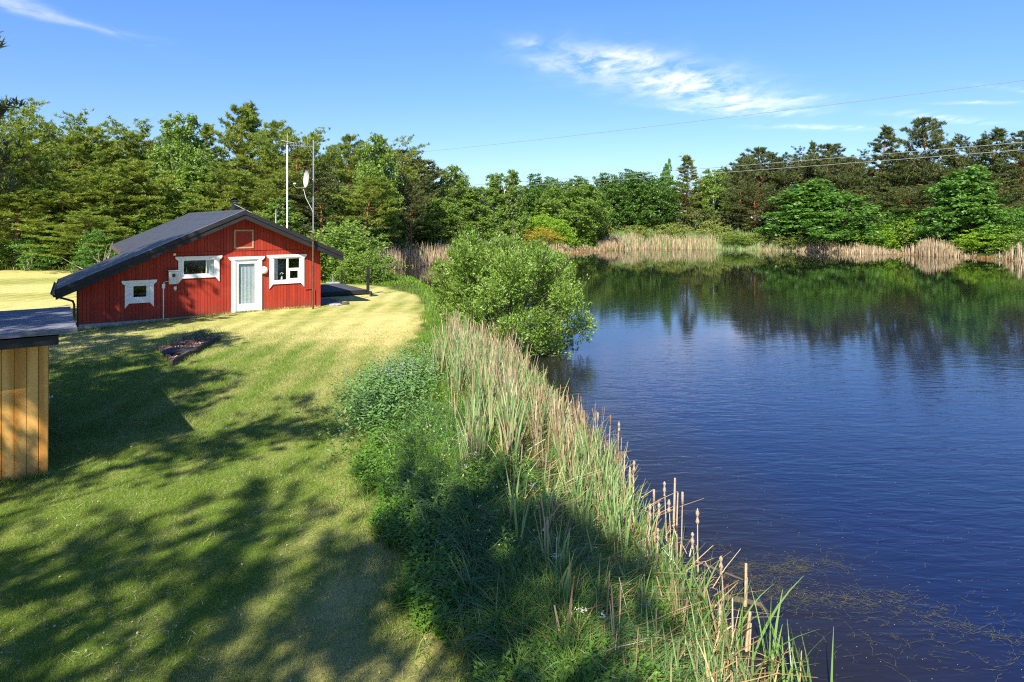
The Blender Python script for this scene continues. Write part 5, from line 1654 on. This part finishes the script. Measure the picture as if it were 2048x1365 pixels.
# patch of grey-green mauve-topped plants at the lawn edge (about x 750-850, y 750-900 in the photo)
n = 1500
x = rng.normal(-2.35, .38, n); y = rng.normal(12.6, 1.1, n)
herbs('mauve_flowering_herbs', x, y, rng.uniform(.35, .62, n), 11, .075, leafmat('greygreen_leaf', (.07, .16, .04), (.20, .34, .10), None, .3), 'grey-green leafy plants with mauve tips at the lawn edge', 'plants', rng)
x2 = x[:700]; y2 = y[:700]
sel_ = y2 > 12.3; x2, y2 = x2[sel_][:230], y2[sel_][:230]; b_ = pts3(x2, y2); b_[:, 2] += rng.uniform(.45, .62, len(x2))
V, Fc = leaf_quads(np.repeat(b_, 3, 0) + rng.normal(0, .03, (len(x2) * 3, 3)), .022, rng, .6)
tag(link('mauve_flowers', np_mesh('mauve_flowers', V, Fc, {'rnd': rng.random(len(V))}, LM['blue_flower'])), 'small mauve flowers on top of the grey-green plants', 'flowers', kind='stuff')
x, y, u = strip(5200, 3.4, 12, -.06, .35, rng, 1.2)
ok = wob(x, y, 2.4, 31) > -.25; x, y = x[ok], y[ok]
herbs('leafy_herbs', x, y, rng.uniform(.06, .34, len(x)), 9, .058, LM['herb'], 'low leafy weeds along the shaded edge of the lawn', 'plants', rng)
x, y, u = strip(2600, 3.6, 9, .35, .95, rng, 1.1)
ok = wob(x, y, 2.0, 33) > .1; x, y = x[ok], y[ok]
herbs('leafy_herbs', x, y, rng.uniform(.25, .5, len(x)), 12, .06, LM['herb'], 'taller leafy plants among the near reeds', 'plants', rng)
# umbels and little mauve bells
x, y, u = strip(6, 5.0, 8.5, .25, .6, rng)
b_ = pts3(x, y); b_[:, 2] += rng.uniform(.5, .65, len(x))
V, Fc = leaf_quads(np.repeat(b_, 26, 0) + rng.normal(0, .022, (len(x) * 26, 3)) * np.array([1, 1, .3]), .011, rng, .9, 2)
tag(link('white_umbels', np_mesh('white_umbels', V, Fc, {'rnd': rng.random(len(V))}, LM['white_flower'])), 'white flower umbels scattered in the shaded bank grass', 'flowers', kind='stuff')
x, y, u = strip(18, 5.6, 7.8, .72, .98, rng)
b_ = pts3(x, y); b_[:, 2] += rng.uniform(.45, .75, len(x))
V, Fc = leaf_quads(np.repeat(b_, 5, 0) + rng.normal(0, .018, (len(x) * 5, 3)), .016, rng, .5, -1)
tag(link('mauve_bells', np_mesh('mauve_bells', V, Fc, {'rnd': rng.random(len(V))}, LM['blue_flower'])), 'small pale mauve bell flowers among the near reeds', 'flowers', kind='stuff')
n = 260
x, y, u = strip(n, 6, 12, .2, .75, rng)
b_ = pts3(x, y); b_[:, 2] += rng.uniform(.3, .5, n)
V, Fc = leaf_quads(np.repeat(b_, 3, 0) + rng.normal(0, .008, (n * 3, 3)), .014, rng, .9, 1)
tag(link('yellow_flowers', np_mesh('yellow_flowers', V, Fc, {'rnd': rng.random(len(V))}, leafmat('yellow_fl', (.6, .55, .1), (.75, .7, .4), None, .1))), 'tiny pale yellow flowers in the bank grass', 'flowers', kind='stuff')


def zwater(x, y): return np.maximum(gh(x, y), WATER_Z - .5) - .02


# cattail belt along the near shore
def belt(n, y0, y1, o0, o1, rng, pw=1.0, clump=.35):
    y = y0 + (y1 - y0) * rng.random(n) ** pw
    off = rng.uniform(o0, o1, n)
    x = shore_x(y) + off
    cx = np.round(x / clump) * clump; cy = np.round(y / clump) * clump
    x = x * .55 + cx * .45 + rng.normal(0, .02, n); y = y * .55 + cy * .45
    return x, y


def b3(x, y): return np.stack([x, y, zwater(x, y)], 1)


rng = np.random.default_rng(60)
x, y = belt(5800, 4.2, 18.5, -1.45, .50, rng, .80, .42)
nf = np.interp(y, [4, 7, 10, 19], [.62, .75, .95, 1.0])
keep_ = (wob(x, y, 2.0, 41) + .7 * (x > shore_x(y) - .7) > rng.uniform(-.3, 1.0, len(x))); x, y, nf = x[keep_], y[keep_], nf[keep_]
hm = (1 + .22 * wob(x, y, 1.9, 42)) * np.where(x > shore_x(y) + .2, .75, 1) * nf
ribbon_stuff('cattail_leaves', b3(x, y), rng.uniform(.6, 1.2, len(x)) * hm, rng.uniform(.020, .040, len(x)), rng.uniform(0, .15, len(x)), rng.uniform(0, .28, len(x)), 5, rng, LM['reed'],
             'long grey-green cattail leaves along the near shore', 'reeds', tip=.1, droop=.1)
x, y = belt(6800, 4.4, 19.0, -1.45, .50, rng, .72, .40)
nf = np.interp(y, [4, 7, 10, 19], [.60, .72, .9, 1.0])
keep_ = (wob(x, y, 2.2, 43) + .4 * (y > 10) + .6 * (x > shore_x(y) - .5) > rng.uniform(-.4, 1.1, len(x))); x, y, nf = x[keep_], y[keep_], nf[keep_]
hgt_ = rng.uniform(.3, 1.15, len(x)) * (1 + .25 * wob(x, y, 1.5, 44)) * nf
ribbon_stuff('dead_reeds', b3(x, y), hgt_, rng.uniform(.009, .026, len(x)), rng.uniform(0, .13, len(x)), rng.uniform(0, .12, len(x)), 2, rng, LM['straw'],
             'pale dead reed stalks standing along the near shore', 'reeds', tip=.5)
for nm_, n_, lf_, h0_, h1_, w0_, w1_, mt_, lb_ in (('cattail_leaves', 2600, .15, .6, 1.15, .018, .034, 'reed', 'grey-green cattail leaves on the land side of the reed belt'),
                                        ('dead_reeds', 2000, .12, .4, 1.1, .009, .022, 'straw', 'pale dead stalks on the land side of the reed belt')):
    x, y = belt(n_ // 2, 8.6, 15.5, -2.0, -1.1, rng, 1.0, .55)
    keep_ = wob(x, y, 2.4, 47) + (x - shore_x(y) + 1.6) * .8 > rng.uniform(-.6, .8, len(x)); x, y = x[keep_], y[keep_]
    ribbon_stuff(nm_, b3(x, y), rng.uniform(h0_, h1_, len(x)), rng.uniform(w0_, w1_, len(x)), rng.uniform(0, lf_, len(x)), rng.uniform(0, .25, len(x)), 4, rng, LM[mt_], lb_, 'reeds', tip=.3)
# broken, fallen straw lying low
x, y = belt(3600, 4.6, 17, -1.5, .55, rng)
ribbon_stuff('fallen_straw', b3(x, y) + np.array([0, 0, .1]), rng.uniform(.15, .4, len(x)), rng.uniform(.008, .018, len(x)), rng.uniform(.8, 2.2, len(x)), rng.uniform(0, .8, len(x)), 3, rng,
             leafmat('brown_straw', (.20, .10, .04), (.50, .34, .16), (.6, .5, .3), .15, .7, .2, 0), 'brown broken reed litter low in the reed belt', 'reeds', tip=.5, droop=.3)
# inlet reeds
n = 2600
x = np.concatenate([rng.uniform(-12, -5.6, n), rng.uniform(-10.9, -9.2, 900)]); y = np.concatenate([rng.uniform(56, 63, n), rng.uniform(44, 58, 900)])
dS = sdf(x, y); ok = (dS > -1.2) & (dS < .9); x, y = x[ok], y[ok]
ribbon_stuff('dead_reeds', b3(x, y), rng.uniform(1.0, 1.9, len(x)), rng.uniform(.03, .05, len(x)), rng.uniform(0, .08, len(x)), rng.uniform(0, .1, len(x)), 2, rng, LM['straw'], 'pale dead reeds round the small inlet left of the willow bush', 'reeds', tip=.4)


def far_reeds(n, x0, x1, h0, h1, label, mat, depthin=.6, out=2.0, seed=1, w=(.04, .07), name='far_reeds'):
    rg = np.random.default_rng(seed)
    # walk along the far shoreline between x0 and x1
    seg = [p for p in POLY if p[1] > 55]
    px_s = np.array([p[0] for p in seg]); 
    i0 = POLY.index((6.4, 77.5)) - 3
    chain = np.array(POLY[i0:POLY.index((56, 50)) + 1], float)
    dl = np.r_[0, np.cumsum(np.hypot(*np.diff(chain, axis=0).T))]
    s = rg.uniform(0, dl[-1], n * 6)
    X = np.interp(s, dl, chain[:, 0]); Y = np.interp(s, dl, chain[:, 1])
    i = np.clip(np.searchsorted(dl, s) - 1, 0, len(chain) - 2)
    t = np.diff(chain, axis=0)[i]; t = t / np.linalg.norm(t, axis=1, keepdims=True)
    nrm = np.stack([-t[:, 1], t[:, 0]], 1)       # outward from the pond
    o = rg.uniform(-depthin, out, len(s))
    X = X + nrm[:, 0] * o; Y = Y + nrm[:, 1] * o
    ppx = 1024 + F * X / Y
    ok = (ppx > x0) & (ppx < x1)
    X, Y, o = X[ok][:n], Y[ok][:n], o[ok][:n]
    edge = np.clip(np.minimum(ppx[ok][:n] - x0, x1 - ppx[ok][:n]) / 60, .25, 1)
    kp = (rg.random(len(X)) < edge * (.75 + .5 * wob(X, Y, 1.6, 70 + seed))); X, Y, o, edge = X[kp], Y[kp], o[kp], edge[kp]
    hh = rg.uniform(h0, h1, len(X)) * edge * (1 + .28 * wob(X, Y, 1.1, 50 + seed)) * np.clip((o + depthin) / 1.2 + .55, .5, 1)
    ribbon_stuff(name, b3(X, Y), hh, rg.uniform(*w, len(X)), rg.uniform(0, .06, len(X)), rg.uniform(0, .08, len(X)), 2, rg, mat, label, 'reeds', tip=.4)


far_reeds(3200, 1040, 1180, .25, .7, 'low reeds at the left end of the far shore', LM['straw'], seed=1)
far_reeds(6000, 1165, 1470, .7, 1.5, 'dense belt of tall straw-coloured reeds on the far shore', LM['straw'], seed=2, out=3.2)
far_reeds(3500, 1380, 1640, .6, 1.3, 'sparse greenish reeds right of the dense far reed belt', LM['reed'], seed=3)
far_reeds(2600, 1560, 1800, .5, 1.3, 'thin straw reeds below the aspen thicket', LM['straw'], seed=4, out=1.0)
far_reeds(3200, 1450, 1820, .35, .95, 'thin strip of pale reeds along the right part of the far shore', LM['straw'], seed=9, out=.8)
far_reeds(1800, 1180, 1470, .8, 1.5, 'fresh green shoots among the pale far reeds', LM['reed'], seed=10, out=3.0)
far_reeds(4600, 1785, 1955, .9, 1.7, 'tall pale reeds below the bright bushes on the right shore', LM['straw'], seed=5, out=1.3)
far_reeds(2600, 1990, 2090, 1.0, 2.0, 'pale reeds at the right picture edge', LM['straw'], seed=6, out=1.3)
far_reeds(5200, 1040, 2090, .15, .35, 'brown trampled reed litter at the foot of the far reeds', leafmat('rusty_litter', (.16, .07, .025), (.36, .18, .07), None, .1), seed=7, depthin=.9, out=.2, name='reed_litter', w=(.05, .10))
far_reeds(5000, 1180, 1600, 1.1, 1.9, 'green reeds behind the pale far belt', LM['reed'], seed=8, depthin=-2.2, out=4.2)

# ------------------------------------------------------------------ single cattails with seed heads
M['cat_head'] = plain('cattail_seed_fluff', (.40, .30, .20), .95, .35, 60, bump=1)
M['cat_brown'] = plain('cattail_brown_head', (.22, .12, .06), .95, .3, 60, bump=.6)
M['cat_stem'] = plain('cattail_dead_stem', (.48, .36, .22), .8, .25, 20)
CT = [  # px, py of the head top, distance, height of plant above water, fluffy?, label
    (1196, 830, 11.2, 0, 'slim dead stalk with a narrow head, farthest out of the middle reed belt'),
    (1221, 835, 10.9, 0, 'upright brown-headed cattail at the water edge of the middle belt'),
    (1238, 846, 10.6, 1, 'leaning cattail just right of the upright one in the middle belt'),
    (1158, 815, 11.8, 0, 'thin cattail at the far left of the middle group'),
    (1268, 925, 9.2, 1, 'short broken cattail standing in open water beside the middle belt'),
    (1329, 968, 8.2, 1, 'tall tattered cattail leaning over the water above the near clump'),
    (1300, 1012, 7.9, 1, 'leaning fluffy cattail at the left of the near clump'),
    (1308, 985, 8.3, 0, 'broken stub with a thin head in the near clump'),
    (1318, 1010, 7.9, 1, 'tattered cattail between the broken stub and the straight brown one'),
    (1338, 1003, 7.9, 1, 'fluffy-headed cattail left of the straight brown one'),
    (1365, 990, 7.8, 0, 'straight cattail with an intact pale brown cylinder head'),
    (1395, 1022, 7.5, 1, 'cattail with knobbly white head right of the straight brown one'),
    (1385, 1070, 7.2, 1, 'short fluffy cattail below the knobbly white one'),
    (1442, 1118, 6.7, 1, 'big ragged cattail head at the right of the near clump'),
    (1440, 1215, 6.0, 1, 'largest pale fluffy cattail low in the near clump'),
    (1316, 1062, 7.3, 1, 'fluffy cattail low at the left of the near clump'),
    (1070, 740, 14.8, 0, 'broken stalk in the dark water under the willow bush'),
    (1492, 1128, 6.8, 2, 'bare pale stub pair standing alone in the water right of the near clump'),
    (1350, 957, 8.6, 2, 'tiny stub poking out of open water beyond the near clump'),
    (1260, 935, 9.1, 2, 'bare stub beside the short broken cattail'),
    (1500, 1225, 6.1, 2, 'thick bare stub at the right foot of the near clump'),
    (948, 722, 15.5, 0, 'cattail before the left foot of the willow bush'),
    (898, 655, 17.5, 0, 'tall thin cattail at the lawn side of the willow bush'),
    (880, 790, 12.2, 1, 'dark brown clump-headed stalk in the bank grass'),
]
rc = random.Random(12)
for px, py, dist, kind, lab in CT:
    top = at(px, py, dist)
    gx2, gy2 = top.x + rc.uniform(-.08, .05), top.y + rc.uniform(-.05, .05)
    zb = float(zwater(np.array([gx2]), np.array([gy2]))[0])
    if top.z - WATER_Z < .12: top.z = WATER_Z + .15
    e = empty('cattail', (gx2, gy2, zb), 0, lab, 'cattail', 'cattails with seed heads along the near shore')
    tx, ty, th = top.x - gx2, top.y - gy2, top.z - zb
    hl = rc.uniform(.13, .18) if kind != 2 else 0
    mid = (tx * .45 + rc.uniform(-.02, .02), ty * .4, th * .5)
    st = MB(); st.tube([(0, 0, 0), mid, (tx, ty, th)], [.011, .008, .005] if kind != 2 else [.016, .015, .014], 6)
    if kind == 2:
        st.tube([(.03, .01, 0), (.035 + rc.uniform(0, .03), 0, th * .8)], [.012, .01], 5)
    st.build('stem', M['cat_stem'], e)
    if kind == 0:
        MB().lathe([(.004, -.01), (.014, .0), (.016, hl * .5), (.014, hl), (.004, hl + .01)], 8, (tx, ty, th - hl * .8)).build('seed_head', M['cat_brown'] if 'brown' in lab and 'pale' not in lab else M['cat_head'], e, smooth=True)
    elif kind == 1:
        prof = [(.004, -.02)]
        nk = 9
        for j in range(nk): prof.append((rc.uniform(.014, .019) + .007 * math.sin(j * 1.3 + px), j * hl * 1.15 / nk))
        prof.append((.004, hl * 1.2))
        MB().lathe(prof, 9, (tx, ty, th - hl)).build('seed_head', M['cat_head'], e, smooth=True)
    if kind != 2:
        # withered leaf hanging off the stem
        a = rc.uniform(0, 6.28)
        lf = MB(); pz = th * rc.uniform(.25, .5)
        c0, s0 = math.cos(a), math.sin(a)
        P = [(0, pz), (.05, pz + .16), (.13, pz + .20), (.2, pz + .08)]
        vs = []
        for rr3, zz in P: vs += [(tx * zz / th + c0 * rr3 - s0 * .008, ty * zz / th + s0 * rr3 + c0 * .008, zz), (tx * zz / th + c0 * rr3 + s0 * .008, ty * zz / th + s0 * rr3 - c0 * .008, zz)]
        lf.add(vs, [(0, 1, 3, 2), (2, 3, 5, 4), (4, 5, 7, 6)])
        lf.build('leaf', M['cat_stem'], e)

# near green cattail fans, tallest in front, bending over
rng = np.random.default_rng(61)
fans = [(1520, 1365, 5.6), (1450, 1300, 6.0), (1400, 1250, 6.4), (1370, 1180, 6.9), (1460, 1250, 6.3), (1600, 1330, 5.7), (1560, 1300, 5.8), (1330, 1200, 6.8), (1260, 1080, 7.9), (1220, 1060, 8.2), (1180, 1040, 8.6), (1290, 1040, 8.3)]
bx_, by_ = [], []
for px, py, d_ in fans:
    m = 16
    x0 = (px - 1024) / F * d_
    bx_.append(rng.normal(x0, .12, m)); by_.append(rng.normal(d_, .12, m))
bx_ = np.concatenate(bx_); by_ = np.concatenate(by_)
ribbon_stuff('cattail_leaves', b3(bx_, by_), rng.uniform(.5, 1.0, len(bx_)), rng.uniform(.020, .034, len(bx_)), rng.uniform(0, .25, len(bx_)), rng.uniform(0, .5, len(bx_)), 6, rng,
             leafmat('young_cattail', (.11, .20, .05), (.22, .36, .10), None, .3, .35, .5, 0), 'fresh green cattail fans nearest the viewer', 'reeds', tip=.1, droop=.2)

# ------------------------------------------------------------------ floating weed, sunken branch, debris
rng = np.random.default_rng(62)
def weed(n, cx, cy, sx_, sy_, ang, rng):
    a = math.radians(ang)
    p = rng.normal(0, 1, (n, 2)) * np.array([sx_, sy_])
    return cx + p[:, 0] * math.cos(a) - p[:, 1] * math.sin(a), cy + p[:, 0] * math.sin(a) + p[:, 1] * math.cos(a)


X, Y = [], []
for cx, cy, sx_, sy_, ang, n in ((3.1, 7.6, .5, .12, 5, 900), (2.75, 7.1, .45, .15, -20, 800), (3.9, 6.9, .6, .15, -12, 420), (5.0, 6.2, .7, .07, -30, 300), (4.0, 6.3, 1.2, .45, -10, 700), (2.2, 8.2, .35, .12, -20, 120), (4.8, 7.0, 1.4, .5, -8, 120)):
    a_, b_ = weed(n, cx, cy, sx_, sy_, ang, rng); X.append(a_); Y.append(b_)
X = np.concatenate(X)[::3]; Y = np.concatenate(Y)[::3]
SX, SY, SA, SLn = [], [], [], []
for x0_, y0_ in zip(X, Y):
    a = rng.normal(-.15, .6); x1_, y1_ = x0_, y0_
    for q_ in range(rng.integers(1, 9)):
        l_s = rng.uniform(.015, .05); a += rng.normal(0, .35)
        SX.append(x1_); SY.append(y1_); SA.append(a); SLn.append(l_s)
        if rng.random() < .35:
            SX.append(x1_); SY.append(y1_); SA.append(a + rng.choice([-1, 1]) * rng.uniform(.5, 1.2)); SLn.append(rng.uniform(.01, .05))
        x1_ += math.cos(a) * l_s; y1_ += math.sin(a) * l_s
X, Y, az, L_ = map(np.array, (SX, SY, SA, SLn))
cxs, sns = np.cos(az), np.sin(az)
w0 = rng.uniform(.0008, .0022, len(X))
z_ = WATER_Z + .004 + rng.uniform(0, .003, len(X))
V = np.stack([np.stack([X - sns * w0, Y + cxs * w0, z_], 1), np.stack([X + sns * w0, Y - cxs * w0, z_], 1),
              np.stack([X + cxs * L_ + sns * w0, Y + sns * L_ - cxs * w0, z_], 1), np.stack([X + cxs * L_ - sns * w0, Y + sns * L_ + cxs * w0, z_], 1)], 1).reshape(-1, 3)
tag(link('floating_weed', np_mesh('floating_weed', V, np.arange(len(V)).reshape(-1, 4), {'rnd': np.repeat(rng.random(len(X)), 4)}, leafmat('weed', (.040, .040, .022), (.115, .11, .07), None, .1, .6))),
    'olive-brown water weed floating off the near reeds', 'water weed', kind='stuff')
# specks
n = 380
y = 5.2 + 6 * rng.random(n) ** 1.3; x = shore_x(y) + .6 + rng.random(n) ** 1.2 * 4.5
V, Fc = leaf_quads(np.stack([x, y, np.full(n, WATER_Z + .006)], 1), .010, rng, .6, 60, np.stack([rng.normal(0, 1, n), rng.normal(0, 1, n), np.zeros(n)], 1) * 3)
V[:, 2] = WATER_Z + .006
tag(link('floating_specks', np_mesh('floating_specks', V, Fc, {'rnd': rng.random(len(V))}, leafmat('specks', (.25, .22, .15), (.55, .52, .42), None, 0))), 'tiny pale specks drifting on the near water', 'debris', kind='stuff')

sb = [gd(1405, 1128, WATER_Z), gd(1440, 1142, WATER_Z), gd(1487, 1160, WATER_Z)]
br = MB().tube([(p_.x, p_.y, WATER_Z - .012) for p_ in sb], [.03, .026, .018], 8).build('sunken_branch', M['old_wood'])
tag(br, 'thin brown branch floating behind the near cattails, farther one of two', 'branch')
sb = [gd(1440, 1195, WATER_Z), gd(1475, 1200, WATER_Z), gd(1520, 1210, WATER_Z), gd(1535, 1225, WATER_Z)]
b2_ = MB().tube([(p_.x, p_.y, WATER_Z - .006) for p_ in sb], [.045, .042, .034, .02], 8)
b2_.tube([(sb[2].x, sb[2].y, WATER_Z), (sb[2].x + .03, sb[2].y - .22, WATER_Z - .005)], [.02, .006], 6)
tag(b2_.build('sunken_branch', M['old_wood']), 'thicker brown forked branch half sunk by the near cattails, nearer one of two', 'branch')

# fallen brushwood and fence at the far end of the lawn, left
fe = empty('low_fence', (-42, 48.5, 0), 0, 'low dark rail fence before the wood at the left picture edge', 'fence')
for i in range(8):
    MB().box(i * 2.0, i * 2.0 + .1, 0, .1, -.1, .75).build('post', M['old_wood'], fe)
for zz in (.3, .6):
    MB().box(0, 14.1, -.04, -.002, zz, zz + .12).build('rail', M['old_wood'], fe)
rb = np.random.default_rng(70)
dw = MB()
for k in range(26):
    p0 = (rb.normal(0, .6), rb.normal(0, .4), 0)
    pts = curve_pts(p0, (rb.normal(-.2, .6), rb.normal(0, .4), 1), rb.uniform(1.0, 2.6), 4, (0, 0, 0), rb, .15)
    dw.tube([tuple(p) for p in pts], [.03, .025, .018, .012, .005], 4, cap=False)
xx = (215 - 1024) / F * 42
o = dw.build('dead_brush', plain('bleached_twigs', (.42, .34, .26), .9))
o.location = (xx, 42, gz(xx, 42)); tag(o, 'bleached dead branches of a bare bush just above the lean-to roof', 'dead bush')
for i, (px, lab) in enumerate(((58, 'pale bare stems of a dead shrub at the wood edge, far left'),)):
    dw = MB()
    for k in range(12):
        pts = curve_pts((rb.normal(0, .15), 0, 0), (rb.normal(0, .6), rb.normal(0, .3), 1), rb.uniform(1.2, 2.4), 4, (0, 0, .1), rb, .15)
        dw.tube([tuple(p) for p in pts], [.03, .025, .018, .012, .005], 4, cap=False)
    o = dw.build('dead_brush', bpy.data.materials['bleached_twigs']); xx = (px - 1024) / F * 45
    o.location = (xx, 45, gz(xx, 45)); tag(o, lab, 'dead bush')

# weeds round the bed and a straggly plant
x = np.concatenate([rng.normal(B['r'].x - .6, .35, 300), rng.normal(B['l'].x + .2, .2, 120)]); y = np.concatenate([rng.normal(B['r'].y + .1, .3, 300), rng.normal(B['l'].y + .15, .12, 120)])
ribbon_stuff('bed_weeds', pts3(x, y), rng.uniform(.1, .45, len(x)), rng.uniform(.008, .014, len(x)), rng.uniform(0, .4, len(x)), rng.uniform(.2, 1, len(x)), 3, rng, LM['bluegrass'], 'thin grassy weeds growing round the gravel bed', droop=.3)
s_ = rng.uniform(-3.4, 0, 1800); off = -.04 - np.abs(rng.normal(0, .07, 1800))
x = sp.x + SU.x * s_ + SN.x * off; y = sp.y + SU.y * s_ + SN.y * off
ribbon_stuff('wall_grass', pts3(x, y), rng.uniform(.03, .16, 1800), rng.uniform(.004, .008, 1800), rng.uniform(0, .5, 1800), rng.uniform(.1, .8, 1800), 2, rng, lawn_leaf, 'uncut grass along the foot of the timber shed', extra={'dry': dryness(x, y)})
# grass tufts against plinth
s_ = rng.uniform(-.1, 8.2, 2600); off = -.06 - np.abs(rng.normal(0, .10, 2600))
x = HA.x + U.x * s_ + NIN.x * off; y = HA.y + U.y * s_ + NIN.y * off
ribbon_stuff('wall_grass', pts3(x, y), rng.uniform(.03, .13, 2600), rng.uniform(.008, .014, 2600), rng.uniform(0, .4, 2600), rng.uniform(.1, .6, 2600), 2, rng, lawn_leaf, 'uncut grass along the foot of the cottage wall', extra={'dry': dryness(x, y)})
